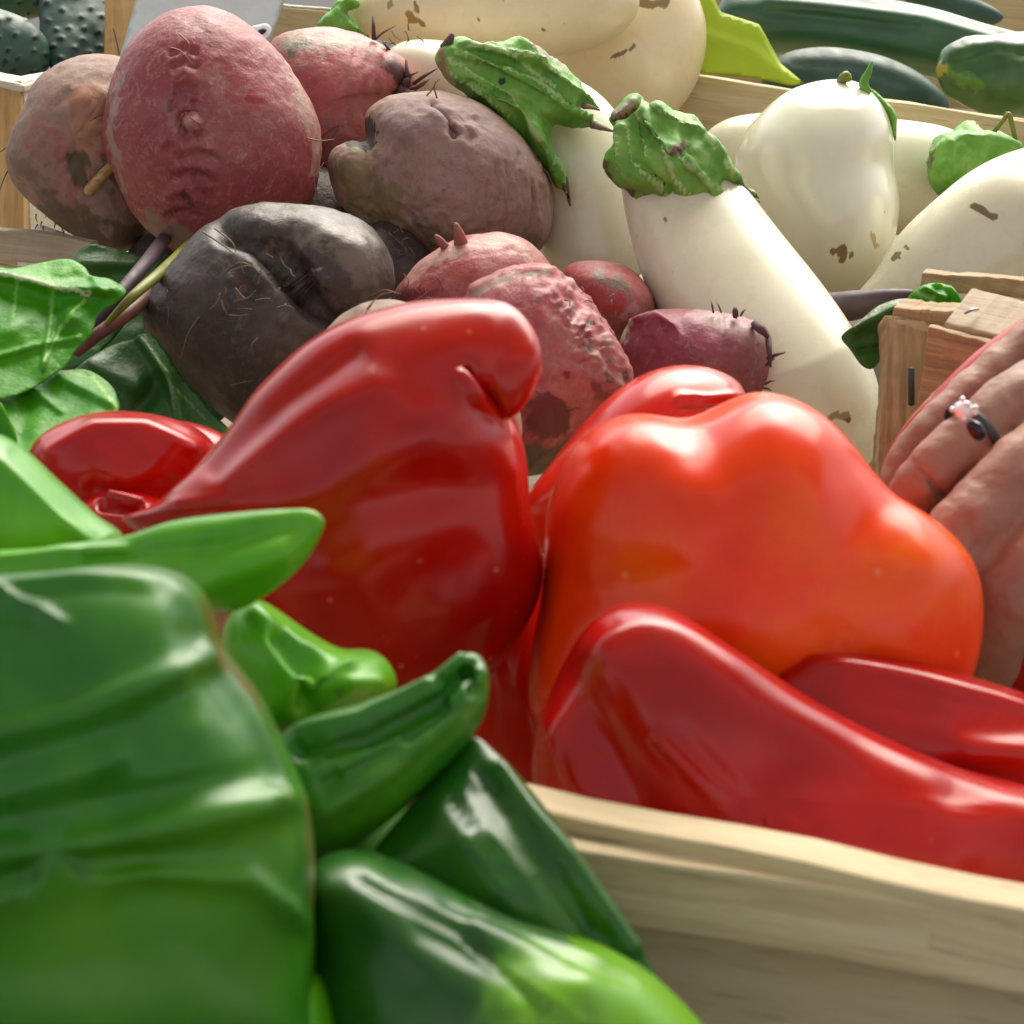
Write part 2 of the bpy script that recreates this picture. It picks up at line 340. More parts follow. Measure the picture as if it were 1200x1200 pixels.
M['beet_brown'] = skin_mat('brown_beetroot_skin', [(.22, .145, .10), (.30, .185, .145), (.34, .21, .19)], 24, .6, layers=[(40, .55, .7, (.26, .14, .13), .8), (170, .56, .72, (.10, .07, .045), .7)], bump=(.6, 300, .0009), spec=.3, stretch=(1, 1, .35), micro=(240, (0.34, 0.24, 0.17), .6, (0.1, 0.065, 0.05)))
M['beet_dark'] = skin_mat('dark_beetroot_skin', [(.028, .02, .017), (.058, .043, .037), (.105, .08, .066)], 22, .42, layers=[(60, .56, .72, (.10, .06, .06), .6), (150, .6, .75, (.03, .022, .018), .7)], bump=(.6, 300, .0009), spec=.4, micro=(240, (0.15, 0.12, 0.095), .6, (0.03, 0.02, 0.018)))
M['beet_mag'] = skin_mat('magenta_beetroot_skin', [(.20, .03, .06), (.26, .05, .075), (.30, .12, .12)], 26, .48, layers=[(55, .55, .7, (.28, .16, .14), .7), (140, .6, .74, DIRT, .5)], bump=(.6, 300, .0009), spec=.4, micro=(240, (0.38, 0.22, 0.2), .6, (0.12, 0.03, 0.04)))
M['root'] = plain('dry_rootlet', (.16, .10, .07), .7)
M['root_red'] = plain('pink_rootlet', (.32, .11, .09), .6)
M['crown'] = plain('dried_stem_stub', (.12, .06, .06), .7)
M['cuke'] = skin_mat('cucumber_skin', [(.010, .06, .022), (.022, .095, .035), (.045, .135, .05)], 40, .42, layers=[(-70, .58, .74, (.06, .12, .07), .5)], bump=(.25, 260, .0006), coat=.25, coat_r=.2, stretch=(.3, 1, 1))
M['cuke_green'] = skin_mat('green_cucumber_skin', [(.014, .055, .012), (.03, .10, .02), (.05, .14, .035)], 36, .34, layers=[(60, .58, .74, (.09, .18, .06), .5)], bump=(.4, 220, .0008), coat=.2, coat_r=.25)
M['cuke_blue'] = skin_mat('blue_green_cucumber_skin', [(.012, .042, .030), (.024, .07, .05), (.045, .10, .075)], 36, .5, bump=(.3, 260, .0008))
M['leaf'] = skin_mat('chard_leaf', [(.02, .17, .002), (.045, .25, .002), (.08, .32, .004)], 40, .4, layers=[(90, .55, .75, (.08, .32, .02), .6)], bump=(.5, 75, .003), sss=.12, sss_col=(.4, 1, .1), spec=.25, pamp=.35, pe=(.05, .95))
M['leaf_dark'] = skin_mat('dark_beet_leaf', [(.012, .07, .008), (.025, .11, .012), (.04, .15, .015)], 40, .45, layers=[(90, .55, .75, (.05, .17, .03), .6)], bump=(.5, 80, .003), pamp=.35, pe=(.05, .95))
M['leaf_lime'] = skin_mat('lime_leaf', [(.28, .40, .004), (.34, .46, .006), (.38, .50, .01)], 12, .5, bump=(.2, 160, .0006))
M['stem_red'] = skin_mat('red_beet_stem', [(.10, .025, .03), (.17, .05, .05), (.22, .12, .06)], 50, .45, stretch=(1, 1, 1))
M['stem_yel'] = skin_mat('yellow_green_stem', [(.10, .12, .008), (.17, .19, .012), (.20, .21, .02)], 50, .4)
M['stem_dark'] = skin_mat('dark_purple_stem', [(.035, .022, .03), (.06, .035, .045), (.09, .05, .06)], 50, .5)
M['hand'] = skin_mat('hand_skin', [(.27, .125, .085), (.34, .17, .115), (.40, .21, .145)], 30, .5, layers=[(70, .55, .72, (.30, .10, .075), .5)], bump=(.5, 240, .001), sss=.12, sss_col=(1, .35, .2), spec=.4)
M['wood'] = wood_mat('pale_crate_wood', (.52, .38, .19), (.72, .56, .33), (.80, .65, .42))
M['wood_board'] = wood_mat('weathered_crate_wood', (.42, .33, .17), (.54, .44, .25), (.60, .50, .32))
M['wood_orange'] = wood_mat('orange_crate_wood', (.33, .19, .07), (.46, .28, .11), (.56, .37, .17))
M['wood_grey'] = wood_mat('grey_split_wood', (.36, .27, .17), (.48, .38, .26), (.58, .48, .35))
M['wood_white'] = wood_mat('whitewashed_crate_wood', (.55, .48, .36), (.66, .59, .46), (.72, .66, .54))
M['steel'] = plain('staple_steel', (.35, .36, .36), .35, .9)
M['iron_shaded_band'] = plain('dark_staple_shaded_band', (.06, .07, .07), .5, .6)
M['card'] = plain('white_card', (.62, .66, .65), .55)
M['white'] = plain('white_print', (.85, .85, .85), .5)
M['black'] = plain('black_print', (.012, .012, .012), .5)
M['paper'] = plain('white_paper', (.72, .73, .72), .6)
M['dark_stone'] = plain('dark_gem', (.008, .006, .016), .12)
M['silver'] = plain('silver', (.85, .85, .86), .28, .6)
m_, t_, b_ = new_mat('diamond'); b_.inputs['Base Color'].default_value = (.92, .92, .92, 1); b_.inputs['Roughness'].default_value = .4; b_.inputs['IOR'].default_value = 1.6; M['gem'] = m_
M['wood_tan'] = wood_mat('weathered_tan_wood', (.36, .30, .14), (.50, .42, .22), (.58, .50, .30))
M['wood_split'] = wood_mat('rough_split_wood', (.24, .16, .08), (.42, .29, .15), (.56, .43, .27), grain=1.8)
M['table'] = wood_mat('stall_table_wood', (.14, .10, .06), (.20, .15, .09), (.25, .19, .12))
M['ground'] = plain('asphalt', (.05, .05, .05), .9)

# ------------------------------------------------------------------ large structure: ground and stall table
def box(name, c, s, m, parent=None, rotz=0., bev=0.0012, kind=None):
    bm = bmesh.new(); bmesh.ops.create_cube(bm, size=1)
    for v in bm.verts: v.co = Vector((v.co.x * s[0], v.co.y * s[1], v.co.z * s[2]))
    if bev: bmesh.ops.bevel(bm, geom=bm.edges[:], offset=min(bev, min(s) * .3), segments=2, affect='EDGES', profile=.6)
    me = bpy.data.meshes.new(name); bm.to_mesh(me); bm.free(); me.materials.append(m)
    o = bpy.data.objects.new(name, me); COL.objects.link(o); o.location = Vector(c) - (parent_loc(parent) if parent else Vector((0, 0, 0)))
    o.rotation_euler = (0, 0, rotz); o.parent = parent
    if kind: o['kind'] = kind
    return o
gm = bpy.data.meshes.new('ground'); gm.from_pydata([(-60, -60, 0), (60, -60, 0), (60, 60, 0), (-60, 60, 0)], [], [(0, 1, 2, 3)]); gm.materials.append(M['ground'])
go = bpy.data.objects.new('ground', gm); COL.objects.link(go); go['kind'] = 'structure'
TZ = CAMZ - .34
tb = box('table_top', (0, 1.0, TZ - .015), (2.4, 1.9, .03), M['table'], kind='structure')
for sx in (-1.1, 1.1):
    for sy in (.12, 1.88): box('table_leg', (sx, sy, (TZ - .03) / 2), (.05, .05, TZ - .03), M['table'], tb)

# canopy added out of view to cut overhead sky; glossy skins mirror its underside
def unseen_awning_mat():
    m, t, b = new_mat('unseen_awning_canvas'); b.inputs['Base Color'].default_value = (.34, .31, .25, 1); b.inputs['Roughness'].default_value = .9
    tr = nd(t, 'ShaderNodeBsdfTranslucent'); tr.inputs[0].default_value = (.5, .45, .35, 1); mx = nd(t, 'ShaderNodeMixShader'); mx.inputs[0].default_value = .25
    t.links.new(b.outputs[0], mx.inputs[1]); t.links.new(tr.outputs[0], mx.inputs[2]); t.links.new(mx.outputs[0], t.nodes['Material Output'].inputs[0]); return m
AW0, AW1, AWZ = .30, 1.10, 2.25
V_ = [(x, y, AWZ + .05 * math.sin(x * 2.2) - .10 * (y - AW0)) for y in np.linspace(AW0, AW1, 8) for x in np.linspace(-2, 2, 16)]
V_ += [(x, y, z - .18) for (x, y, z) in V_[-16:]]
am = bpy.data.meshes.new('unseen_awning'); am.from_pydata(V_, [], [(j * 16 + i, j * 16 + i + 1, j * 16 + i + 17, j * 16 + i + 16) for j in range(8) for i in range(15)]); am.materials.append(unseen_awning_mat())
aw = bpy.data.objects.new('unseen_awning', am); COL.objects.link(aw); aw['kind'] = 'structure'

def plank(name, p0, p1, h, t, m, parent, up=(0, 0, 1), warp=0.0004, bev=.0008, seg=24, sign=1):
    """a board: p0->p1 is the top front edge; h down, t away from the viewer; X runs along the grain"""
    p0, p1 = Vector(p0), Vector(p1); L = (p1 - p0).length; X = (p1 - p0).normalized(); Z = Vector(up); Z = (Z - X * Z.dot(X)).normalized(); Y = Z.cross(X)
    if Y.dot(Vector(F0)) * sign < 0: Y = -Y
    bm = bmesh.new(); q = []; ww = random.uniform(60, 110); pw = [random.uniform(0, 6.28)]
    for i in range(seg + 1):
        x = L * (i / seg - .5); row = []
        for (y, z) in ((0, 0), (t, 0), (t, -h), (0, -h)):
            j = lambda: random.gauss(0, warp) * .22 + warp * 1.3 * math.sin(x * ww + random.choice(pw))
            row.append(bm.verts.new((x + (j() * 3 if i in (0, seg) else 0), y + j(), z + j())))
        q.append(row)
    for i in range(seg):
        for k in range(4): bm.faces.new((q[i][k], q[i][(k + 1) % 4], q[i + 1][(k + 1) % 4], q[i + 1][k]))
    bm.faces.new(q[0]); bm.faces.new(q[-1][::-1])
    bmesh.ops.recalc_face_normals(bm, faces=bm.faces[:])
    ed = [e for e in bm.edges if len(e.link_faces) == 2 and e.calc_face_angle(0) > .9]
    if bev: bmesh.ops.bevel(bm, geom=ed, offset=bev, segments=2, affect='EDGES', profile=.6)
    me = bpy.data.meshes.new(name); bm.to_mesh(me); bm.free(); me.materials.append(m)
    for p in me.polygons: p.use_smooth = False
    o = bpy.data.objects.new(name, me); COL.objects.link(o); o.parent = parent
    Mx = Matrix((X, Y, Z)).transposed().to_4x4(); Mx.translation = (p0 + p1) / 2 - (parent_loc(parent) if parent else Vector((0, 0, 0)))
    o.matrix_basis = Mx; return o

# red pepper crate: front rail + batten + board are in view, back rim shows beside the hand
zr = CAMZ - .20
a, b2 = at_h(685, 995, zr), at_h(1200, 1079, zr); u = (b2 - a).normalized(); nrm = Vector((-u.y, u.x, 0))
fl, fr = a - u * .16, a + u * .22
cr = empty('pepper_crate', ((fl + fr) / 2 + nrm * .1 + Vector((0, 0, -.13))), 'pale wooden crate of red peppers with battened front rim, bottom right', 'crate', 'wooden crates')
plank('batten', fl + nrm * -.0, fr, .0145, .0048, M['wood'], cr, warp=.00018)
s0, s1 = at_h(620, 917, zr + .003), at_h(1200, 1033, zr + .003); su = (s1 - s0).normalized(); sn = Vector((-su.y, su.x, 0))
plank('rim_slat', s0 - su * .12 - sn * .0095, s1 + su * .14 - sn * .0095, .012, .0095, M['wood'], cr, warp=.00025)
plank('board', fl + nrm * .0050 + Vector((0, 0, -.0150)), fr + nrm * .0050 + Vector((0, 0, -.0150)), .10, .004, M['wood_board'], cr)
bk = nrm * .235
plank('board', fl + bk + Vector((0, 0, -.02)), fr + bk + Vector((0, 0, -.02)), .09, .004, M['wood_board'], cr)
for e in (fl, fr): plank('board', e + nrm * .012 + Vector((0, 0, -.03)), e + bk + Vector((0, 0, -.03)), .08, .004, M['wood_board'], cr)
for k in range(4):
    o0 = nrm * (.012 + .056 * k) + Vector((0, 0, -.114)); plank('floor_slat', fl + o0, fr + o0, .005, .05, M['wood_board'], cr)

# wooden crate corner beside the hand
c2 = empty('crate', at(1120, 600, .72), 'rough wooden crate corner with staples beside the hand, at the right edge', 'crate', 'wooden crates')
plank('slat', at(1088, 316, .735), at(1330, 352, .70), .0062, .006, M['wood_split'], c2, warp=.0007)
plank('slat', at(1058, 357, .70), at(1150, 368, .69), .0052, .012, M['wood_split'], c2, warp=.0007)
plank('splintered_slat', at(1098, 378, .675), at(1330, 412, .64), .004, .022, M['wood_grey'], c2, up=(0, -.35, 1), warp=.0006)
plank('post', at(1036, 368, .70), at(1033, 560, .69), .0145, .012, M['wood_split'], c2, up=(-1, 0, .05), warp=.0006)
plank('board', at(1085, 382, .672), at(1330, 430, .64), .05, .004, M['wood_split'], c2, warp=.0007)
plank('block', at(1048, 375, .699), at(1100, 378, .697), .0085, .006, M['wood_board'], c2)
def staple(p0, p1, r, m, parent): mk('staple', tube([p0, ((p0[0] + p1[0]) / 2, (p0[1] + p1[1]) / 2 - 1, p0[2] - .0015), p1], [r, r, r], 6), m, parent)
staple((1068, 432, .685), (1068, 474, .685), 4, M['iron_shaded_band'], c2)
staple((1131, 367, .672), (1146, 362, .674), 2, M['steel'], c2)

# cucumber crate at the back
c3 = empty('crate', at(1000, 140, 1.08), 'thin walled wooden crate holding the dark cucumbers, back right', 'crate', 'wooden crates')
plank('board', at(770, 84, 1.06), at(1330, 158, .99), .055, .004, M['wood_board'], c3)
plank('rim_slat', at(770, 83, 1.063), at(1330, 156, .994), .004, .003, M['wood'], c3)
plank('board', at(700, -60, 1.36), at(1400, -8, 1.3), .10, .004, M['wood_board'], c3)
plank('board', at(772, 86, 1.066), at(705, -58, 1.355), .05, .004, M['wood_board'], c3)
o0 = Vector((0, 0, -.05))
plank('floor_slat', at(770, 92, 1.07) + o0, at(1330, 166, 1.0) + o0, .004, .3, M['wood_board'], c3)

# crate of knobbly cucumbers, top left
c4 = empty('crate', at(40, 300, 1.0), 'whitewashed crate corner of knobbly cucumbers behind the leftmost beetroot', 'crate', 'wooden crates')
plank('rim_slat', at(28, 99, .955), at(132, 72, 1.06), .003, .014, M['wood_white'], c4, up=(0, 0, 1), warp=.0002)
plank('rim_slat', at(-60, 84, .958), at(27, 98, .955), .0035, .016, M['wood_white'], c4, warp=.0002)
plank('post', at(-14, 96, .957), at(-12, 330, .93), .0145, .010, M['wood_orange'], c4, up=(-1, 0, 0), warp=.0002)
plank('board', at(28, 106, .957), at(134, 80, 1.06), .075, .004, M['wood_white'], c4)
plank('post', at(122, -40, 1.06), at(122, 90, 1.04), .0155, .012, M['wood_orange'], c4, up=(-1, 0, 0), warp=.0002)
plank('board', at(-80, 300, .98), at(28, 300, .98), .004, .1, M['wood_white'], c4)
staple((133, 33, 1.035), (140, 64, 1.033), .9, M['iron_shaded_band'], c4)

# slat of the beetroot crate at the left
c5 = empty('crate', at(45, 330, .85), 'weathered crate slat under the leftmost beetroot, above the chard leaf', 'crate', 'wooden crates')
plank('rim_slat', at(-60, 262, .86), at(112, 284, .84), .0125, .005, M['wood_grey'], c5, warp=.0005)
plank('board', at(-60, 305, .865), at(112, 325, .845), .06, .004, M['wood_board'], c5)
pp = mk('paper_liner', inflate([(20, 285), (45, 262), (110, 285), (110, 330), (20, 330)], .885, .0006, 3, 6, smooth=False), M['paper'])
tag(pp, 'white paper liner peeking out below the leftmost beetroot', 'paper')

# price card and the board behind it
card = empty('price_card', at(240, 60, .99), 'white price card with a black figure behind the big pale red beetroot', 'price card')
mk('card', inflate([(140, 75), (166, -40), (345, -40), (316, 52), (300, 110), (200, 130)], .985, .0007, 3, 8, tilt=(0, .25), smooth=False), M['card'], card)
mk('print_outline', inflate([(293, 33), (300, 29), (312, 27), (318, 33), (316, 42), (308, 50), (296, 48)], .9755, .0003, 2, 2.5, tilt=(0, .25)), M['white'], card)
mk('print_figure', inflate([(301, 37), (307, 33), (312, 34), (311, 38), (306, 41), (302, 41)], .9748, .0003, 2, 1.5, tilt=(0, .25)), M['black'], card)
c6 = empty('crate', at(355, 60, 1.12), 'olive wooden crate board between the price card and the top aubergine', 'crate', 'wooden crates')
plank('board', at(250, -4, 1.13), at(430, 20, 1.10), .06, .004, M['wood_board'], c6)
plank('rim_slat', at(250, -7, 1.131), at(430, 17, 1.101), .001, .003, M['wood_white'], c6)

# ------------------------------------------------------------------ cucumbers
G = 'cucumbers in the back crate'
def single(name, S, m, label, cat, group=None): o = mk(name, S, m); return tag(o, label, cat, group)
K1 = loft([(838, 20), (860, -8), (930, -12), (1000, -5), (1080, 8), (1150, 28), (1230, 52), (1262, 85), (1230, 112), (1150, 100), (1060, 84), (960, 66), (880, 62), (848, 50)], 0, 7, [1.17, 1.15], 1., lobes=7, amp=.02)
K1.push([(900, 2), (1000, 12), (1080, 22), (1160, 45)], 7, 1.6).push([(900, 14), (1000, 24), (1080, 34)], 5, -1.4)
single('cucumber', K1, M['cuke'], 'long dark cucumber lying across the top of the back crate', 'cucumber', G)
K2 = loft([(893, 92), (915, 66), (950, 57), (990, 58), (1040, 69), (1085, 92), (1112, 122), (1100, 145), (1040, 150), (950, 146), (905, 124)], 0, 6, 1.115, 1., lobes=6, amp=.015)
K2.push([(930, 74), (1000, 78), (1060, 98)], 6, -.8)
single('cucumber', K2, M['cuke_blue'], 'blue-green cucumber below the long one, behind the pear-shaped aubergine', 'cucumber', G)
K3 = loft([(1097, 80), (1105, 60), (1128, 46), (1165, 40), (1210, 40), (1290, 48), (1335, 90), (1290, 136), (1210, 140), (1150, 132), (1115, 116), (1100, 96)], 0, 6, [1.065, 1.05], .9, lobes=6, amp=.02)
K3.push([(1120, 70), (1170, 55), (1200, 62)], 6, -1.).push([(1130, 95), (1200, 75)], 7, .9).push([(1100, 78)], 6, 1.).rough(70, 2.5)
K3.paint([(1100, 80)], 9, (.28, .26, .04)).paint([(1110, 85), (1140, 100)], 12, (.06, .19, .01), .6)
single('cucumber', K3, M['cuke_green'], 'stubby green cucumber with a pale tip at the right edge of the back crate', 'cucumber', G)
K4 = loft([(1060, -18), (1110, -10), (1150, 2), (1176, 20), (1150, 32), (1100, 20), (1060, 0)], 0, 3, 1.24, 1.)
single('cucumber', K4, M['cuke_blue'], 'small dark cucumber tip behind the long cucumber, top right corner', 'cucumber', G)
K5 = loft([(840, -40), (900, -50), (1000, -45), (1100, -30), (1110, -15), (1000, -12), (900, -10), (845, -20)], 0, 4, 1.27, 1.)
def knob(outline, a, b, d, m, label, seed, lim):
    S = loft(outline, a, b, d, .95, 130, 90); r = np.random.default_rng(seed)
    x0, x1, y0, y1 = lim; pts = []
    for _ in range(400):
        q = (r.uniform(x0, x1), r.uniform(y0, y1))
        if all(math.hypot(q[0] - z[0], q[1] - z[1]) > 13 for z in pts): pts.append(q)
    for q in pts: S.push([q], 3.6, 1.0); S.push([q], 1.6, .5); S.paint([(q[0], q[1] + .5)], 3.4, (.004, .010, .010), 1.)
    S.rough(60, 2)
    return single('knobbly_cucumber', S, m, label, 'cucumber', 'knobbly cucumbers')
knob([(95, -60), (128, -40), (140, 0), (135, 50), (112, 85), (75, 90), (50, 60), (48, 0), (65, -45)], 0, 5, [1.12, 1.05], M['cuke_blue'], 'knobbly blue-green cucumber in the whitewashed crate, beside its corner post', 3, (48, 132, -20, 80))
knob([(-30, 10), (20, 18), (50, 40), (56, 70), (40, 100), (-20, 110), (-60, 70), (-60, 30)], 0, 4, 1.05, M['cuke_blue'], 'knobbly cucumber lying lowest in the whitewashed crate, top left corner', 5, (-20, 55, 18, 100))
knob([(-40, -30), (20, -35), (60, -20), (70, 5), (40, 22), (-20, 25), (-60, 5)], 0, 3, 1.10, M['cuke'], 'darkest knobbly cucumber at the very top of the whitewashed crate', 7, (-20, 65, -20, 22))

# lime leaf
lf = inflate([(815, -25), (838, -6), (846, 12), (868, 20), (890, 28), (902, 52), (914, 77), (940, 101), (924, 103), (880, 93), (800, 84)], 1.048, .0009, 3, 5, tilt=(-.1, .2), smooth=False)
lf.push([(820, 40), (880, 60), (930, 100)], 8, 1.0)
single('leaf', lf, M['leaf_lime'], 'flat lime green leaf between the cream aubergine and the cucumbers', 'leaf')

# ------------------------------------------------------------------ white aubergines
GE = 'white aubergines'
def aub(label, body, m, extra=()):
    e = empty('aubergine', base_of(body), label, 'aubergine', GE); mk('body', body, m, e)
    for nm, S, mm in extra: mk(nm, S, mm, e)
    return e
BR = (.24, .15, .06)
A = loft([(398, 18), (415, -2), (450, -18), (520, -38), (620, -42), (700, -38), (742, -15), (748, 12), (728, 38), (690, 57), (640, 68), (580, 67), (520, 61), (460, 50), (420, 38)], 0, 7, 1.0, .9)
A.paint([(478, 14), (484, 24)], 4, (.30, .18, .04)).paint([(486, 2), (490, 18), (496, 32)], 2.2, BR).paint([(455, 10), (458, 3)], 3, (.3, .26, .14)).paint([(560, 22)], 2, BR).paint([(635, 36), (645, 38)], 2, BR).paint([(663, 25)], 2, BR).paint([(500, 10)], 2, BR)
cal = inflate([(374, 34), (384, 14), (394, -4), (412, -8), (420, 6), (408, 16), (424, 30), (434, 44), (418, 42), (398, 36)], .985, .006, 8, 3).rough(120, 4)
aub('cream white aubergine lying across the top, green cap at its left end', A, M['cream'], [('calyx', cal, M['calyx'])])
B = blob([(740, -40), (800, -28), (822, 8), (828, 45), (822, 82), (804, 118), (770, 150), (720, 150), (690, 120), (668, 90), (640, 40), (690, -10)], 1.05, .032)
B.paint([(752, 2), (765, 5), (775, 2)], 8, BR).paint([(717, 67), (730, 62), (743, 55)], 2.4, (.2, .11, .04))
aub('deep cream aubergine with a brown scar, left of the lime leaf', B, M['cream'])
H = blob([(450, 72), (465, 54), (495, 49), (535, 54), (585, 75), (610, 120), (570, 150), (500, 140), (460, 110)], .955, .03)
aub('white aubergine mostly hidden behind the bristly beetroot and the leafy cap', H, M['egg'])
Cc = loft([(545, 75), (590, 52), (660, 85), (712, 120), (748, 180), (766, 260), (752, 320), (700, 345), (650, 325), (620, 265), (585, 190), (550, 120)], 0, 7, [.89, .86], .9)
cal = inflate([(512, 70), (517, 54), (538, 41), (552, 44), (565, 48), (590, 44), (608, 41), (628, 52), (650, 68), (668, 82), (690, 107), (701, 121), (702, 128), (690, 126), (683, 126), (695, 138), (717, 153), (700, 151), (680, 149), (661, 143), (648, 144), (641, 150), (640, 162), (647, 180), (660, 196), (664, 215), (667, 238), (660, 226), (652, 220), (645, 203), (628, 186), (606, 157), (572, 132), (548, 116), (530, 100), (519, 86)], .845, .010, 16, 3.2, tilt=(.05, .15))
for k in ([(530, 60), (600, 90), (690, 140)], [(540, 55), (620, 70), (695, 118)], [(540, 85), (610, 130), (655, 205)], [(610, 45), (640, 75)]): cal.push(k, 4, 1.8)
for k in ([(560, 75), (640, 112)], [(560, 60), (650, 90)], [(550, 95), (620, 122), (640, 140)], [(580, 110), (630, 175)]): cal.push(k, 4, -1.8)
cal.push([(528, 70), (600, 112), (650, 190)], 2.2, 1.3).paint([(528, 70), (600, 112), (650, 190)], 2.8, (.34, .50, .18), .8).push([(535, 62), (620, 88), (700, 140)], 2.2, 1.3).paint([(535, 62), (620, 88), (700, 140)], 2.8, (.34, .50, .18), .8).push([(545, 52), (630, 66), (690, 112)], 2.2, 1.3).paint([(545, 52), (630, 66), (690, 112)], 2.8, (.34, .50, .18), .8).push([(560, 47), (640, 70)], 2.2, 1.3).paint([(560, 47), (640, 70)], 2.8, (.34, .50, .18), .8).push([(530, 85), (600, 140)], 2.2, 1.3).paint([(530, 85), (600, 140)], 2.8, (.34, .50, .18), .8).push([(590, 60), (650, 100)], 2.2, 1.3).paint([(590, 60), (650, 100)], 2.8, (.34, .50, .18), .8).rough(90, 3.5).paint([(586, 95)], 5, (.03, .03, .02)).paint([(515, 60), (520, 85), (535, 105)], 4, (.24, .17, .09)).paint([(663, 215), (667, 238)], 5, (.07, .07, .05)).paint([(626, 52), (660, 80)], 2.5, (.18, .14, .07)).paint([(700, 151), (717, 153)], 4, (.1, .1, .07))
sp_c = join(tube([(684, 124, .838), (694, 126, .842), (703, 129, .845)], [4, 2.5, 1]), tube([(694, 146, .838), (706, 150, .842), (719, 154, .846)], [5, 3, 1]), tube([(661, 208, .842), (665, 225, .845), (668, 241, .848)], [5, 3, 1]))
hk = tube([(520, 56, .84), (527, 47, .838), (530, 40, .838)], [6, 5, 3])
aub('white aubergine with a wide leafy green cap, right of the brown beetroot', Cc, M['egg'], [('calyx', cal, M['calyx']), ('stem', hk, M['crown']), ('sepal_tips', sp_c, M['root'])])
D = loft([(752, 150), (800, 138), (832, 168), (870, 215), (912, 270), (960, 330), (1000, 388), (1025, 440), (1033, 490), (1024, 535), (985, 572), (930, 555), (868, 495), (805, 415), (768, 360), (748, 310), (737, 270), (729, 225), (730, 180)], 0, 10, [.835, .80, .765, .75], .9, 130, 80)
D.paint([(780, 258)], 2, BR).paint([(785, 320)], 3, (.4, .3, .14)).paint([(992, 492)], 5, (.13, .08, .04)).paint([(975, 488), (990, 486)], 5, (.35, .26, .15)).paint([(860, 228), (880, 240)], 3, (.6, .55, .4), .5)
cal = inflate([(714, 142), (719, 131), (744, 112), (751, 121), (762, 124), (778, 121), (800, 128), (820, 144), (838, 166), (850, 190), (864, 212), (888, 236), (864, 226), (850, 219), (851, 235), (854, 246), (869, 260), (848, 257), (836, 256), (820, 251), (795, 241), (762, 235), (738, 231), (722, 222), (712, 205), (706, 194), (710, 175), (717, 160)], .806, .017, 40, 3.0, tilt=(-.1, .25))
for k in ([(745, 125), (765, 160), (800, 180), (848, 250)], [(770, 125), (825, 160), (862, 212)], [(730, 150), (725, 190), (735, 225)], [(740, 232), (790, 236), (848, 256)]): cal.push(k, 4, 1.8)
for k in ([(800, 130), (805, 180)], [(755, 150), (745, 190), (790, 225)], [(795, 180), (835, 235)]): cal.push(k, 6, -1.8)
cal.push([(750, 120), (780, 170), (845, 225)], 2.2, 1.3).paint([(750, 120), (780, 170), (845, 225)], 2.8, (.34, .50, .18), .8).push([(760, 122), (820, 150), (860, 205)], 2.2, 1.3).paint([(760, 122), (820, 150), (860, 205)], 2.8, (.34, .50, .18), .8).push([(735, 150), (740, 190), (790, 230)], 2.2, 1.3).paint([(735, 150), (740, 190), (790, 230)], 2.8, (.34, .50, .18), .8).push([(722, 160), (720, 200)], 2.2, 1.3).paint([(722, 160), (720, 200)], 2.8, (.34, .50, .18), .8).push([(770, 160), (790, 210), (830, 245)], 2.2, 1.3).paint([(770, 160), (790, 210), (830, 245)], 2.8, (.34, .50, .18), .8).push([(745, 130), (755, 180)], 2.2, 1.3).paint([(745, 130), (755, 180)], 2.8, (.34, .50, .18), .8).rough(80, 5).paint([(735, 222), (760, 236), (800, 243), (845, 257)], 4, (.09, .07, .035)).paint([(790, 178), (800, 170)], 6, (.16, .12, .06)).paint([(864, 212), (888, 236)], 4, (.12, .11, .08)).paint([(854, 246), (869, 260)], 4, (.12, .11, .08)).paint([(708, 190), (714, 208)], 4, (.1, .08, .04))
sp_d = join(tube([(852, 214, .80), (870, 226, .804), (890, 237, .81)], [5, 3, 1]), tube([(848, 250, .795), (860, 256, .797), (874, 261, .80)], [5, 3, 1]), tube([(838, 165, .81), (846, 172, .812), (852, 184, .815)], [3, 2, 1]))
st = inflate([(715, 141), (716, 132), (728, 122), (744, 112), (750, 118), (744, 134), (728, 140), (718, 146)], .783, .006, 8, 2.5).rough(150, 3)
st.paint([(722, 133), (742, 118)], 5, (.32, .27, .19)).paint([(716, 140), (728, 140), (744, 130)], 3, (.07, .05, .03))
aub('large white aubergine slanting down the middle under a thick green cap', D, M['egg'], [('calyx', cal, M['calyx']), ('stem', st, M['calyx']), ('sepal_tips', sp_d, M['root'])])
E = blob([(985, 95), (1012, 103), (1036, 130), (1046, 165), (1046, 198), (1051, 235), (1048, 272), (1035, 312), (1010, 347), (985, 358), (955, 350), (925, 325), (898, 290), (872, 240), (861, 195), (867, 165), (885, 140), (915, 112), (950, 98)], .905, .042, 190, 80, c=(962, 215))
E.push([(905, 190), (960, 205), (1030, 195)], 30, -2).push([(975, 280)], 55, 4).push([(985, 292)], 12, -1.2)
E.paint([(978, 296), (990, 289)], 4, BR).paint([(988, 290), (987, 303)], 4.5, BR).paint([(984, 298), (997, 297)], 4, BR).paint([(1023, 275), (1026, 288)], 3, (.5, .36, .22)).paint([(984, 160)], 2, BR).paint([(956, 230)], 2, (.4, .35, .2))
ec = join(inflate([(1012, 104), (1022, 104), (1038, 118), (1050, 132), (1051, 150), (1049, 166), (1044, 150), (1034, 128), (1022, 112)], .89, .006, 8, 2.5), tube([(1018, 108, .885), (1012, 98, .883), (1018, 84, .882), (1022, 72, .882)], [5, 6, 4, 1.5]))
es = tube([(985, 97, .89), (988, 92, .886), (992, 88, .885), (995, 94, .884)], [6, 6, 5, 4])
aub('glossy pear-shaped white aubergine with a brown blossom end facing out', E, M['egg_gloss'], [('calyx', ec, M['calyx']), ('stem', es, M['stem_yel'])])
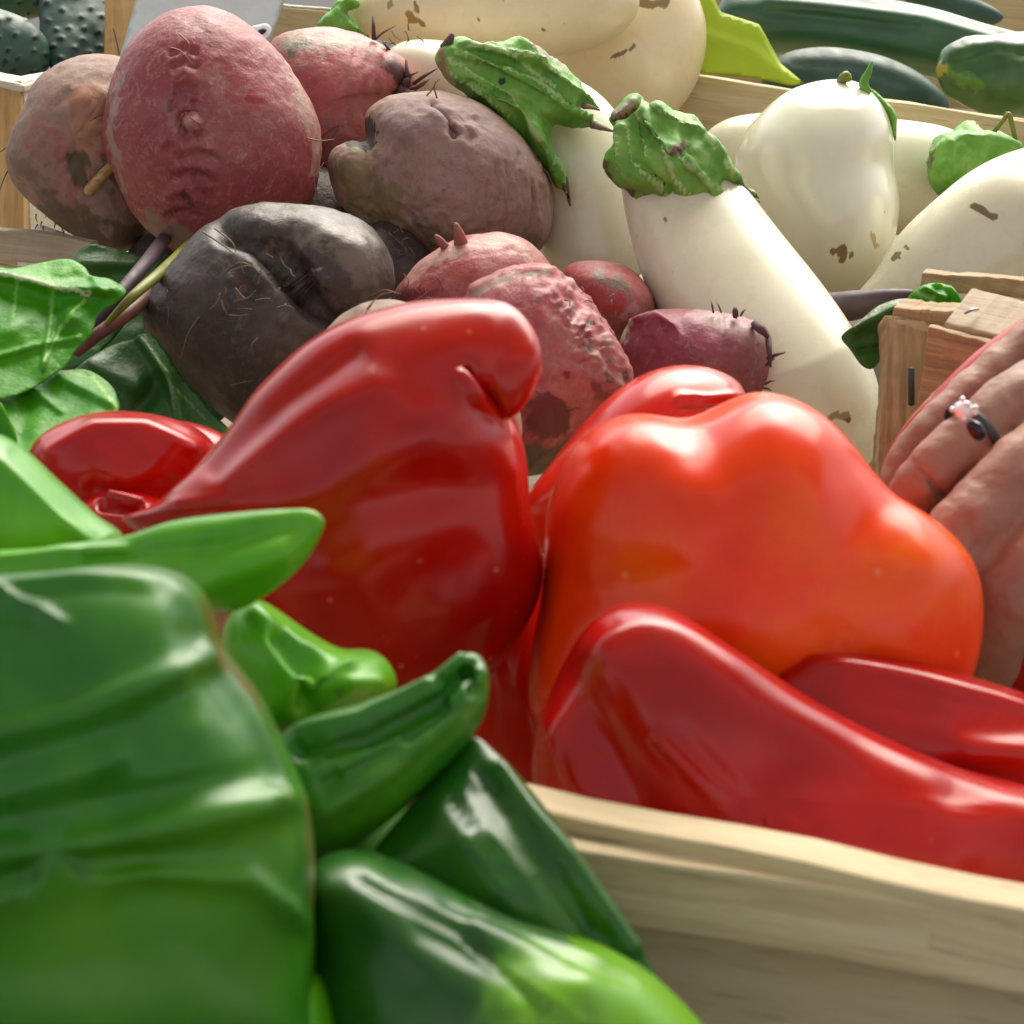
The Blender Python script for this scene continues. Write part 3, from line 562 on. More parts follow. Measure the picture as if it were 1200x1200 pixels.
Ff = loft([(824, 170), (845, 143), (890, 133), (950, 134), (1045, 140), (1110, 151), (1150, 175), (1155, 225), (1110, 265), (1040, 275), (950, 265), (850, 225)], 0, 6, .985, .95)
cal = inflate([(1085, 196), (1091, 172), (1114, 152), (1141, 142), (1153, 153), (1170, 153), (1190, 166), (1196, 188), (1160, 215), (1110, 230), (1093, 226)], .94, .018, 26, 3).push([(1090, 180), (1130, 158), (1190, 170)], 4, 1.5).push([(1120, 160), (1112, 200)], 5, -1.).rough(100, 4)
cal.paint([(1088, 195), (1095, 172)], 4, (.10, .09, .04), .7)
fs = join(tube([(1165, 154, .93), (1174, 143, .928), (1182, 134, .928), (1186, 146, .928), (1190, 164, .93)], [3, 2.5, 3.5, 3, 3]), tube([(1182, 134, .928), (1178, 131, .928)], [2, 1]))
aub('white aubergine lying behind the pear-shaped one, green cap with a curled stem', Ff, M['egg'], [('calyx', cal, M['calyx']), ('stem', fs, M['stem_yel'])])
Gg = loft([(1000, 356), (1026, 318), (1056, 272), (1100, 230), (1140, 199), (1185, 178), (1240, 168), (1300, 190), (1320, 260), (1285, 335), (1200, 375), (1100, 388), (1040, 382)], 0, 7, [.86, .87], .9)
Gg.push([(1130, 290), (1180, 255)], 30, -2).push([(1200, 240)], 30, 3)
Gg.paint([(1142, 242), (1152, 247), (1164, 254)], 4.5, (.2, .13, .07)).paint([(1190, 196), (1200, 193)], 3, (.2, .18, .12)).paint([(1183, 257)], 2, BR).paint([(1048, 303), (1052, 297)], 3, BR).paint([(1062, 290)], 3, (.3, .22, .08))
aub('big cream-white aubergine with a brown scratch at the right edge', Gg, M['egg'])

# ------------------------------------------------------------------ beetroots
GB = 'beetroots'
def hairs(specs, rad=1.2, n=5):
    return join(*[tube(s, [rad, rad * .7, rad * .3], n) for s in specs])
def rnd_hairs(n, box_, d, ln, seed, ang=(0, 6.3)):
    r = np.random.default_rng(seed); out = []
    for _ in range(n):
        x, y = r.uniform(box_[0], box_[2]), r.uniform(box_[1], box_[3]); a_ = r.uniform(*ang); l = ln * r.uniform(.5, 1.2); b_ = a_ + r.normal(0, .7)
        out.append([(x, y, d), (x + math.cos(a_) * l / 2, y + math.sin(a_) * l / 2, d - .001), (x + math.cos(a_) * l / 2 + math.cos(b_) * l / 2, y + math.sin(a_) * l / 2 + math.sin(b_) * l / 2, d - .0005)])
    return out
def beet(label, S, m, extra=()):
    e = empty('beetroot', base_of(S), label, 'beetroot', GB); mk('root', S, m, e)
    for nm, X, mm in extra: mk(nm, X, mm, e, 'stuff' if nm in ('rootlets', 'skin_flakes') else None)
    return e
PK = (.46, .24, .20); DK = (.10, .035, .035); CUT = (.20, .025, .035)
b1 = blob([(100, 69), (130, 66), (165, 80), (185, 130), (190, 200), (180, 262), (152, 293), (115, 290), (75, 270), (40, 240), (18, 215), (11, 188), (17, 155), (30, 130), (45, 100), (70, 78)], .865, .036)
b1.rough_at([(110, 120), (115, 215)], 34, 300, 2.).push([(85, 190), (110, 215), (140, 200)], 12, -2.).push([(110, 120), (120, 180)], 20, 1.5).rough(45, 2).rough(300, .5)
b1.paint([(50, 150), (60, 190), (80, 230)], 34, (.33, .10, .09), .5).paint([(105, 110), (115, 160)], 26, (.36, .17, .10), .75).paint([(90, 190), (100, 215)], 12, (.11, .075, .045), .9).paint([(60, 150), (70, 170)], 26, (.36, .08, .075), .45).paint([(60, 250), (110, 275), (150, 285)], 22, (.15, .10, .07), .8).paint([(30, 190), (45, 220)], 16, (.2, .13, .1), .7).paint([(100, 72), (70, 85)], 10, (.30, .20, .15), .7)
stub = inflate([(98, 222), (112, 205), (128, 190), (136, 196), (122, 214), (106, 230)], .83, .003, 5, 3)
beet('leftmost beetroot, dusty pink and brown, in front of the crate corner', b1, M['beet_brown'], [('stem_stub', stub, M['wood_orange']), ('rootlets', hairs([[(14, 168, .86), (6, 174, .858), (-8, 184, .86)], [(12, 196, .86), (5, 208, .858), (-4, 234, .86)]] + rnd_hairs(16, (40, 245, 110, 275), .862, 12, 11, (1.2, 2.4)), 1.1), M['root'])])
b2_ = blob([(228, 12), (262, 16), (300, 38), (335, 75), (362, 115), (376, 155), (374, 200), (364, 236), (338, 262), (300, 285), (250, 300), (208, 298), (188, 282), (160, 255), (142, 222), (131, 196), (122, 165), (124, 125), (130, 95), (143, 65), (165, 38), (195, 18)], .83, .040, 190, 76, c=(232, 150), p=1.9)
b2_.push([(225, 143)], 30, -1.6).push([(225 + 15 * math.cos(k * .6), 143 + 18 * math.sin(k * .6)) for k in range(11)], 4, -1.6).push([(225, 143)], 11, 4.6).push([(224, 141), (228, 146)], 2.4, -1.6).push([(232, 160), (215, 158)], 5, -1.8)
for k in range(9):
    y = 162 + k * 11 + random.uniform(-2, 2); x = 224 + random.uniform(-12, 12); b2_.push([(x - 20, y + 4), (x, y - 2), (x + 22, y + 4)], 3.6, random.choice((-2.2, 1.6)))
for k in range(5):
    y = 62 + k * 15; b2_.push([(200 + k * 2, y), (216, y - 6), (230, y)], 3.4, random.choice((-1.8, 1.2)))
b2_.rough(28, 2.5).rough(300, .5)
for q in ([(222, 24), (240, 26)], [(238, 38), (242, 54)], [(212, 30)]): b2_.paint(q, 7, CUT, .9)
b2_.paint([(297, 108), (300, 118)], 11, (.30, .03, .035), .9).paint([(248, 100), (244, 90)], 2, PK, .8).paint([(225, 210), (245, 222)], 8, CUT, .7).paint([(225, 143)], 10, (.42, .20, .19), .9)
b2_.paint([(340, 75), (368, 150), (372, 200)], 10, (.42, .25, .19), .6).paint([(140, 90), (128, 160), (145, 220)], 7, (.34, .20, .16), .7).paint([(180, 260), (205, 285), (260, 280)], 18, (.27, .16, .12), .7)
b2_.paint([(200, 120), (205, 160)], 18, (.30, .13, .12), .45).paint([(215, 225), (225, 240)], 5, DK, .7).paint([(205, 105), (198, 130)], 4, DK, .6)
beet('biggest beetroot, pale red with a pale knob and rings, before the price card', b2_, M['beet_pale'], [('rootlets', hairs([[(360, 162, .81), (376, 165, .808), (392, 163, .81)], [(372, 228, .815), (368, 210, .81), (380, 190, .812)], [(210, 40, .795), (222, 52, .79), (218, 66, .792)], [(200, 56, .797), (212, 60, .792), (226, 75, .79)]], 1.1), M['root_red'])])
b3 = blob([(318, 52), (345, 38), (390, 34), (430, 44), (458, 60), (478, 72), (486, 92), (478, 112), (462, 124), (465, 190), (440, 250), (390, 262), (345, 245), (318, 190), (300, 110)], .905, .04)
b3.paint([(340, 90), (380, 180), (440, 200)], 50, (.25, .12, .11), .5).push([(452, 62), (440, 90), (442, 125)], 3, -1.2).push([(438, 55), (424, 90), (428, 135)], 3, -1.).push([(422, 50), (404, 95), (410, 150)], 3, -.8).push([(440, 60), (480, 95)], 10, 1.5).rough(40, 2).rough(300, .5).paint([(340, 45), (400, 42), (440, 60)], 18, (.28, .20, .14), .75).paint([(400, 110), (430, 150)], 30, (.36, .09, .09), .6).paint([(460, 80), (480, 100)], 12, (.10, .03, .04), .8).paint([(340, 60), (360, 48)], 8, (.12, .09, .06), .7)
cs = [((470, 108), (460, 96), 3), ((478, 100), (476, 70), 4), ((485, 98), (513, 80), 2.6), ((482, 106), (503, 92), 3), ((478, 92), (490, 84), 2.5), ((438, 45), (437, 18), 3), ((440, 46), (464, 30), 1.4), ((456, 58), (448, 48), 2), ((460, 110), (488, 108), 5), ((470, 100), (482, 90), 5), ((466, 112), (470, 98), 5)]
crn = join(*[tube([(a_[0], a_[1], .89), ((a_[0] + b_[0]) / 2 + random.uniform(-3, 3), (a_[1] + b_[1]) / 2, .884), (b_[0], b_[1], .886)], [r_, r_ * .8, r_ * .3], 6) for a_, b_, r_ in cs])
beet('dusty pink beetroot behind, with a bristly cut crown pointing right', b3, M['beet_red'], [('crown', crn, M['crown']), ('rootlets', hairs([[(372, 165, .868), (390, 150, .866), (404, 146, .866)], [(374, 176, .868), (392, 158, .866), (398, 142, .866)]] + rnd_hairs(8, (440, 30, 490, 60), .893, 16, 21), .9), M['root'])])
b4 = fuse([blob([(430, 160), (427, 138), (438, 123), (465, 113), (520, 109), (562, 120), (602, 148), (631, 185), (648, 225), (646, 262), (634, 290), (600, 312), (550, 318), (490, 302), (447, 282), (424, 250), (418, 210), (424, 180)], .845, .04, 150, 60),
    blob([(384, 194), (391, 174), (410, 164), (432, 168), (452, 188), (460, 222), (446, 262), (420, 256), (396, 228)], .838, .02, 90, 40)], .0009, 3)
b4.rough_at([(430, 260), (560, 290)], 60, 320, 1.6).rough_at([(540, 145)], 28, 260, 2.).push([(505, 122), (525, 140), (532, 158)], 4, -2.2).push([(540, 140), (552, 158)], 8, -1.4).push([(515, 135), (545, 150)], 10, 1.5).rough(34, 2.5).rough(300, .5)
for k in range(26):
    x = 560 + (k % 9) * 10 + random.uniform(-4, 4); y = 185 + (k // 9) * 34 + random.uniform(-8, 8); b4.push([(x, y), (x + random.uniform(-3, 3), y + random.uniform(12, 26))], 2.0, random.choice((-.8, .6)))
b4.paint([(412, 172), (432, 166), (428, 145)], 10, (.03, .025, .018), .9).paint([(400, 200), (430, 230), (460, 270)], 30, (.20, .14, .07), .7).paint([(520, 132), (538, 160)], 4, (.13, .07, .065), .5).paint([(470, 140), (540, 125), (600, 170)], 30, (.27, .175, .165), .6).paint([(490, 150), (470, 170)], 14, (.24, .13, .125), .6).paint([(500, 280), (560, 300), (620, 290)], 24, (.18, .125, .08), .7).paint([(525, 138), (530, 155)], 2, (.22, .08, .08), .8)
beet('dusty brown beetroot with a dark notch, left of the leafy-capped aubergine', b4, M['beet_brown'], [('rootlets', hairs([[(512, 115, .815), (509, 100, .813), (516, 92, .813)], [(500, 112, .82), (507, 104, .817), (512, 95, .817)]] + rnd_hairs(26, (400, 270, 480, 305), .812, 14, 31), 1.1), M['root'])])
b5 = blob([(300, 240), (342, 239), (392, 248), (430, 268), (455, 296), (463, 325), (458, 355), (440, 395), (420, 440), (380, 490), (330, 512), (280, 500), (236, 466), (200, 430), (178, 402), (171, 372), (182, 340), (205, 308), (230, 276), (262, 252)], .745, .036, 200, 80, c=(315, 365))
b5.rough_at([(275, 335), (310, 350)], 40, 260, .5).push([(262, 268), (295, 276), (330, 300), (358, 335), (385, 365), (410, 385)], 13, -8).push([(330, 300), (370, 350)], 20, -5).push([(410, 310)], 34, 5).push([(375, 325), (395, 355)], 9, 2.).push([(330, 376)], 8, 1.8).push([(285, 335), (300, 345)], 11, -2.5).push([(270, 330)], 10, 2).push([(350, 262), (420, 290)], 14, 1.5).rough(40, 2).rough(300, .5)
b5.paint([(330, 290), (360, 270), (420, 290), (440, 340)], 26, (.17, .135, .105), .6).paint([(375, 285), (380, 288)], 6, (.05, .035, .035), .8).paint([(394, 297)], 6, (.05, .035, .035), .8).paint([(378, 340), (392, 362)], 9, (.15, .09, .10), .6).paint([(285, 330), (275, 345)], 10, (.13, .07, .06), .6).paint([(370, 316)], 5, (.30, .24, .19), .6)
beet('dark blackish beetroot with a deep crease, below the biggest beetroot', b5, M['beet_dark'], [('rootlets', hairs([[(238, 272, .715), (262, 288, .709), (280, 302, .706)], [(252, 268, .715), (272, 284, .709), (276, 296, .707)], [(270, 318, .707), (292, 312, .705), (308, 326, .705)], [(300, 352, .704), (310, 350, .703), (318, 350, .703)], [(296, 310, .706), (306, 322, .704), (318, 326, .704)], [(233, 372, .712), (220, 392, .714), (212, 420, .716)], [(196, 340, .722), (198, 365, .72), (195, 385, .72)], [(270, 452, .716), (285, 448, .714), (298, 446, .714)], [(432, 350, .722), (450, 340, .715), (470, 345, .71)], [(262, 322, .708), (280, 308, .704), (300, 316, .704), (296, 330, .706)], [(276, 338, .707), (288, 350, .705), (300, 340, .705)]] + rnd_hairs(16, (255, 300, 345, 400), .7045, 20, 71), 1.3), M['root'])])
b6 = blob([(460, 352), (474, 326), (500, 301), (540, 282), (580, 275), (616, 284), (642, 304), (662, 335), (650, 400), (560, 425), (480, 400)], .765, .03)
b6.push([(500, 318), (540, 300), (600, 292)], 2.6, -.3).rough(50, 2.).paint([(480, 320), (530, 290), (590, 280), (630, 298)], 12, PK, .7).paint([(500, 335), (550, 310)], 14, (.36, .06, .055), .7)
rt = tube([(540, 284, .75), (537, 272, .746), (534, 262, .745)], [9, 6, 2.5], 8)
rt2 = tube([(522, 290, .752), (514, 280, .749), (510, 276, .749)], [6, 4, 2], 8)
beet('red beetroot with a small pink root tip, below the brown beetroot', b6, M['beet_red'], [('root_tip', rt, M['root_red']), ('root_tip', rt2, M['root_red']), ('rootlets', hairs(rnd_hairs(22, (450, 335, 570, 352), .738, 26, 41), 1.0), M['root_red'])])
b7 = blob([(555, 338), (600, 317), (640, 308), (668, 328), (697, 360), (720, 392), (736, 430), (739, 462), (722, 492), (692, 522), (650, 548), (612, 560), (580, 540), (552, 480), (540, 400)], .705, .03, 190, 70, p=2.2)
b7.push([(555, 340), (600, 320), (650, 315)], 5, 1.6).rough(45, 3).rough(230, .9)
r_ = np.random.default_rng(8)
for k in range(60):
    t_ = r_.uniform(0, 1); x = 655 + 75 * t_ + r_.normal(0, 9); y = 335 + 130 * t_ + r_.normal(0, 13); b7.push([(x, y), (x + r_.normal(0, 9), y + r_.normal(0, 9))], 2.2, r_.choice((-.8, .7)))
    if k % 2: b7.paint([(x, y)], 4.5, [(.13, .09, .06), (.42, .27, .2), (.2, .06, .06)][k % 3], .8)
b7.rough_at([(655, 325), (695, 375), (728, 450)], 24, 330, 1.5); b7.paint([(555, 345), (600, 324), (645, 318)], 4, (.36, .27, .2), .8).paint([(700, 455)], 12, (.22, .05, .05), .7).paint([(640, 490), (652, 500)], 22, (.16, .045, .045), .8).paint([(690, 520), (630, 545)], 22, (.14, .105, .085), .7).paint([(665, 440)], 7, CUT, .6)
beet('flaky pinkish grey beetroot in the centre, right of the hooked red pepper', b7, M['beet_red'], [('rootlets', hairs([[(624, 456, .676), (634, 462, .674), (644, 468, .674)], [(665, 482, .678), (676, 478, .677), (684, 480, .678)]] + rnd_hairs(12, (660, 330, 720, 400), .68, 12, 51), 1.1), M['root'])])
b8 = blob([(660, 320), (690, 308), (725, 311), (752, 329), (767, 356), (760, 388), (730, 405), (690, 395), (662, 355)], .795, .03)
b8.rough(50, 2.5).paint([(705, 325), (730, 338)], 10, (.20, .13, .10), .8).paint([(680, 345), (715, 355)], 16, (.42, .06, .06), .6).paint([(730, 370), (742, 362)], 7, PK, .7)
beet('small bright red beetroot against the big slanting aubergine', b8, M['beet_red'])
b9 = blob([(722, 420), (729, 386), (745, 368), (780, 360), (830, 362), (870, 370), (893, 380), (904, 402), (902, 432), (893, 460), (860, 490), (790, 500), (738, 480)], .755, .032)
b9.push([(868, 372), (872, 410), (868, 450)], 3, -1.).push([(845, 366), (850, 410), (846, 460)], 3, -.8).push([(740, 378), (770, 372), (790, 386)], 5, 2.6).push([(760, 400)], 24, -1.8).rough(45, 2.5).rough(200, .6)
b9.paint([(745, 376), (770, 372), (792, 384)], 4.5, (.24, .02, .05), .9).paint([(762, 405)], 22, (.22, .035, .06), .7).paint([(830, 368), (880, 390)], 20, (.33, .18, .17), .7).paint([(800, 380), (850, 410)], 20, (.30, .07, .10), .6).paint([(735, 375), (730, 395)], 7, (.36, .28, .2), .8)
cs = [((836, 366), (833, 352), 1.4), ((845, 366), (840, 354), 1.2), ((862, 370), (861, 360), 4), ((868, 370), (874, 362), 1.4), ((900, 420), (920, 413), 2.6), ((898, 428), (908, 420), 2), ((897, 450), (908, 446), 1.5), ((895, 455), (904, 458), 1.5), ((885, 380), (900, 395), 6), ((900, 395), (903, 430), 4)]
crn = join(*[tube([(a_[0], a_[1], .735), ((a_[0] + b_[0]) / 2, (a_[1] + b_[1]) / 2 - 1, .731), (b_[0], b_[1], .733)], [r_, r_ * .9, r_ * .35], 6) for a_, b_, r_ in cs])
beet('magenta beetroot with a cut bristly end, above the orange-red pepper', b9, M['beet_mag'], [('crown', crn, M['crown'])])
b10 = blob([(368, 408), (392, 378), (430, 358), (466, 356), (500, 368), (545, 392), (592, 432), (613, 482), (614, 520), (600, 552), (540, 575), (450, 545), (390, 470)], .648, .026)
b10.rough(50, 3).paint([(390, 385), (440, 362), (500, 370)], 14, (.34, .24, .17), .8).paint([(600, 450), (614, 500), (605, 545)], 12, (.36, .29, .2), .8)
beet('pale brown beetroot almost hidden behind the hooked red pepper', b10, M['beet_brown'], [('rootlets', hairs([[(395, 386, .637), (425, 370, .628), (440, 350, .63)], [(430, 362, .632), (445, 346, .63), (462, 342, .632)]], 1.1), M['root_red'])])
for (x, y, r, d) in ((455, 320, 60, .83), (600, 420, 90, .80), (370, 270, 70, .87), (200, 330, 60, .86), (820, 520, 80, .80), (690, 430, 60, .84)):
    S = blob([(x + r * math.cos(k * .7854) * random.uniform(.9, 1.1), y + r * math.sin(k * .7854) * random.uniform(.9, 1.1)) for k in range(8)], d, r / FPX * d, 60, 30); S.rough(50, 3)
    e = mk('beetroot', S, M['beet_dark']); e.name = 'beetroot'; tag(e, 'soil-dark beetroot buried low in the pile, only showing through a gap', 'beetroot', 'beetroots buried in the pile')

# ------------------------------------------------------------------ leaves and stems
def leaf(label, outline, d, m, strokes, tilt=(0, 0), T=.0005, ribs=(), h=3, seed=0, rg=(40, 6)):
    S = inflate(outline, d, T, 5, h, tilt=tilt); V0 = S.V.copy()
    x, y = proj(V0); z = np.zeros(len(x))
    for pts, r, amt in strokes: z += np.exp(-(dseg(x, y, pts) / r)**2) * amt * .001
    z += fbm(V0 * [1, 1, 0], rg[0], 3, seed) * rg[1] * .001
    S.V[:, 2] -= z
    for pts, r, col in ribs: S.paint(pts, r, col, .9)
    e = single('leaf', S, m, label, 'leaf', 'beet and chard leaves'); return e
RIB_SHEEN = (.44, .55, .30)  # pale rib, with its white highlight put into the colour
VN = (.16, .40, .05)
leaf('broad bright green chard leaf with a pale shiny rib, left edge', [(-40, 318), (0, 308), (30, 299), (62, 294), (84, 304), (96, 317), (120, 322), (141, 337), (132, 352), (112, 366), (108, 392), (92, 412), (80, 436), (30, 470), (-40, 470)], .655, M['leaf'],
     [([(-20, 316), (30, 327), (70, 338), (135, 340)], 7, 4.5), ([(62, 338), (58, 380), (50, 430)], 3, 1.6), ([(100, 350), (70, 385), (52, 425)], 3, 1.3), ([(0, 345), (55, 355)], 14, -2.5), ([(85, 370)], 14, 3), ([(15, 385)], 18, 3), ([(-10, 420), (40, 405), (90, 395)], 4, 1.8), ([(110, 325), (125, 345)], 5, 2)], (0, .9), ribs=[([(-20, 316), (30, 326), (70, 337), (105, 343)], 3.2, RIB_SHEEN), ([(62, 338), (58, 380), (50, 430)], 2.4, VN), ([(100, 350), (70, 385), (52, 425)], 2.4, VN), ([(20, 328), (15, 380)], 2.2, VN), ([(50, 300), (60, 335)], 2.2, VN)], seed=2, rg=(70, 4), h=2.5)
leaf('bright green leaf with a pale edge below the chard leaf, above the small red pepper', [(-40, 420), (20, 432), (60, 430), (85, 428), (110, 440), (130, 458), (139, 482), (110, 505), (60, 530), (-40, 530)], .635, M['leaf'],
     [([(20, 440), (70, 480)], 5, 2), ([(70, 440), (130, 470)], 8, 3), ([(30, 480), (20, 510)], 14, -3)], (0, 1.4), ribs=[([(68, 432), (110, 442), (138, 478)], 2, (.26, .46, .05))], seed=5)
leaf('small green leaf at the left edge just above the green peppers', [(-30, 460), (0, 470), (12, 490), (22, 520), (0, 540), (-30, 540)], .60, M['leaf'], [], seed=6)
leaf('dark green beet leaf below the dark beetroot', [(60, 470), (110, 410), (150, 392), (170, 388), (190, 410), (215, 445), (245, 480), (275, 515), (220, 540), (120, 540)], .71, M['leaf_dark'],
     [([(165, 395), (200, 440), (215, 500)], 7, 6), ([(110, 430), (160, 450)], 14, 5), ([(180, 450), (150, 500)], 12, -4)], (0, .5), ribs=[([(168, 390), (200, 450), (208, 510)], 1.6, (.14, .22, .10)), ([(200, 450), (240, 490)], 1.4, (.12, .22, .07))], seed=9)
leaf('small dark green leaf tucked under the leftmost beetroot', [(88, 300), (105, 286), (130, 290), (165, 300), (185, 310), (150, 335), (120, 345), (98, 325)], .80, M['leaf_dark'], [([(95, 310), (160, 310)], 8, 4)], (0, .4), seed=12)
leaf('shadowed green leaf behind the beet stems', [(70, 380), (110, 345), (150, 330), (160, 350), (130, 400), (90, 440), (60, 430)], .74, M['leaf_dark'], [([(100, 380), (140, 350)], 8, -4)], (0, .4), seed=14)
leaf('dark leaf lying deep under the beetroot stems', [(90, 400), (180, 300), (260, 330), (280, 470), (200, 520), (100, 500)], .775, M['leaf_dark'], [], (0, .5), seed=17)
leaf('green beet leaf wedged between the slanting aubergine and the crate corner', [(985, 395), (1005, 378), (1030, 358), (1060, 350), (1075, 362), (1052, 380), (1040, 410), (1022, 432), (1008, 428), (995, 410)], .715, M['leaf_dark'], [([(1000, 385), (1050, 360)], 8, 4), ([(1010, 410), (1035, 405)], 4, -2)], (0, .3), ribs=[([(1000, 382), (1032, 358), (1058, 352)], 1.4, (.32, .32, .16))], seed=20)
leaf('crumpled light green leaf behind the crate slats', [(1062, 352), (1075, 338), (1090, 332), (1108, 334), (1122, 348), (1130, 362), (1100, 368), (1070, 364)], .725, M['leaf'], [([(1080, 340), (1105, 350)], 4, 4), ([(1110, 338), (1122, 356)], 3, 4)], (0, .4), ribs=[([(1074, 342), (1092, 350)], 4, (.25, .38, .2))], seed=22, rg=(110, 8))
def stem(label, pts, rad, m): return single('stem', tube(pts, rad, 12), m, label, 'stem', 'beet stems')
stem('reddish brown beet stem running up towards the biggest beetroot', [(88, 412, .715), (120, 388, .715), (165, 355, .73), (220, 300, .81)], [8, 8, 9, 10], M['stem_red'])
stem('yellow-green beet stem lying against the reddish stem', [(124, 380, .712), (155, 348, .71), (190, 318, .735), (225, 285, .80)], [3, 6, 7, 7], M['stem_yel'])
stem('dark thin beet stem under the leftmost beetroot', [(105, 392, .73), (140, 345, .735), (178, 300, .77), (205, 262, .88)], [6, 8, 9, 8], M['stem_dark'])
stem('purple aubergine stalk lying behind the slanting aubergine', [(960, 360, .80), (1000, 358, .79), (1040, 350, .78), (1070, 345, .78)], [16, 18, 12, 6], M['stem_dark'])

# ------------------------------------------------------------------ red peppers
GP = 'red peppers in the crate'
def pep(label, S, m, name='red_pepper', group=GP): return single(name, S, m, label, 'pepper', group)
R1 = blob([(135, 606), (165, 598), (195, 583), (225, 555), (250, 525), (275, 493), (296, 463), (322, 436), (352, 408), (388, 384), (430, 368), (480, 358), (530, 352), (575, 350), (603, 362), (621, 386), (622, 412), (604, 440), (594, 466), (599, 488), (606, 508), (611, 532), (614, 564), (622, 615), (633, 652), (630, 695), (610, 742), (575, 792), (520, 815), (450, 830), (380, 790), (300, 730), (235, 665), (170, 632)], .528, .030, 230, 96, c=(430, 575), p=2.2, rim=(.085, .006))
hook = loft([(430, 400), (455, 372), (490, 359), (530, 352), (574, 350), (604, 361), (624, 386), (632, 414), (629, 444), (615, 470), (597, 488), (582, 478), (570, 458), (558, 436), (545, 424), (520, 418), (470, 424)], 0, 10, [.548, .535, .518, .507, .504], .8, 90, 60)
R1 = fuse([R1, hook], .0011, 10)
R1.push([(300, 640), (420, 560), (520, 520)], 44, 3.).push([(548, 432), (564, 454), (584, 482)], 7, -2).push([(538, 444), (556, 466), (580, 490)], 8, 1.6)
R1.push([(215, 588), (300, 545), (375, 495), (440, 460)], 30, 2.6).push([(330, 640), (410, 595), (500, 565)], 40, -2.2).push([(470, 505), (560, 520)], 46, 2.2).push([(350, 700), (450, 620), (560, 600)], 46, 1.6).push([(250, 545), (330, 470), (410, 412)], 15, -1.6).push([(480, 700), (540, 640)], 36, -1).push([(600, 560), (590, 650), (570, 720)], 24, 1.2).rough(22, 2)
pep('hooked red pepper with a curled tip, left of the orange-red one', R1, M['red'])
R2 = blob([(640, 640), (641, 600), (655, 560), (675, 525), (702, 498), (737, 485), (775, 487), (806, 489), (840, 477), (880, 461), (922, 465), (962, 487), (1000, 528), (1036, 576), (1076, 601), (1116, 636), (1136, 672), (1141, 712), (1136, 762), (1115, 810), (1050, 840), (960, 870), (850, 885), (740, 880), (650, 872), (618, 830), (621, 770), (634, 700)], .533, .040, 230, 96, c=(885, 680), p=2.15, rim=(.10, .008))
R2.push([(806, 492), (810, 530)], 34, -1.8).push([(900, 520), (930, 570)], 60, 1.2).push([(900, 760)], 100, 3).push([(865, 625), (815, 670), (690, 690)], 30, -1.6).push([(1000, 560), (1012, 640), (1000, 740)], 40, -1.8).push([(1085, 680), (1080, 760)], 46, 1.6).push([(690, 770), (660, 840)], 24, -1.2).rough(18, 2.2)
pep('large glossy orange-red bell pepper in the middle of the crate', R2, M['bell'], 'bell_pepper')
R2b = blob([(612, 590), (640, 550), (680, 500), (720, 460), (760, 436), (800, 428), (842, 435), (872, 460), (880, 540), (760, 620), (640, 650), (614, 625)], .625, .03, p=2.2)
R2b.push([(795, 466), (830, 468), (866, 463)], 4, 1.5).push([(800, 474), (850, 473)], 3.5, -1.5)
pep('bright red pepper with a folded lip behind the large bell pepper', R2b, M['bell_red'], 'bell_pepper')
R3 = blob([(618, 915), (622, 862), (640, 812), (665, 766), (690, 735), (718, 715), (746, 709), (790, 720), (840, 750), (890, 785), (950, 820), (1020, 855), (1090, 885), (1160, 910), (1240, 930), (1320, 965), (1340, 1060), (1260, 1135), (1100, 1110), (930, 1075), (780, 1030), (690, 990), (630, 955)], .458, .021, 230, 90, c=(880, 920), p=2.9, rim=(.08, .006))
R3.push([(668, 790), (700, 850), (745, 930), (780, 990)], 26, -2.2).push([(700, 745), (760, 830), (820, 920)], 34, 1.2).push([(640, 850), (680, 930)], 20, 1.5).push([(772, 866), (830, 925), (880, 975)], 7, 2.2).push([(800, 860), (870, 940)], 14, -1.0).push([(900, 900), (1000, 900)], 44, -1.2).push([(930, 990), (1090, 1010)], 55, 5).push([(1120, 930), (1200, 960)], 24, -1.2).rough(22, 1.8)
pep('long glossy red pepper lying along the front rim of the crate', R3, M['darkred'])
R4 = blob([(884, 800), (905, 772), (950, 761), (1000, 764), (1060, 775), (1130, 795), (1200, 816), (1300, 850), (1330, 930), (1250, 970), (1150, 970), (1000, 930), (900, 880)], .498, .022, p=2.3, rim=(.14, .005))
R4.push([(960, 810), (1060, 830), (1200, 850)], 26, -1.5).push([(1130, 880), (1200, 885)], 14, 2).push([(950, 775), (1080, 800), (1200, 830)], 9, 1.6).rough(24, 2.5)
pep('red pepper behind the long front pepper, at the right edge', R4, M['darkred'])
R5 = blob([(38, 540), (50, 514), (75, 497), (110, 485), (150, 482), (200, 490), (235, 505), (252, 530), (240, 575), (200, 620), (140, 635), (80, 610), (48, 570)], .588, .028, p=2.5)
R5.push([(110, 575), (150, 585), (200, 575)], 16, -2).push([(60, 530), (110, 500), (170, 498), (225, 525)], 9, 1.5).push([(150, 535)], 30, -2)
pep('small rounded red pepper at the left, under the chard leaves', R5, M['darkred'])
R6 = blob([(180, 500), (205, 493), (232, 497), (262, 509), (285, 530), (250, 560), (190, 545)], .62, .015)
pep('red pepper sliver behind the small rounded red pepper', R6, M['darkred'])
R7 = blob([(88, 600), (105, 580), (135, 573), (165, 575), (190, 584), (215, 590), (200, 640), (140, 660), (95, 640)], .565, .014)
R7.push([(120, 592), (160, 596)], 6, -3).push([(130, 582), (165, 590)], 5, 2)
pep('creased dark red pepper fold above the green peppers, beside the hooked pepper', R7, M['darkred'])
R8 = blob([(545, 640), (600, 630), (645, 660), (665, 800), (655, 940), (590, 950), (550, 890), (540, 760)], .585, .024); R8.rough(24, 4)
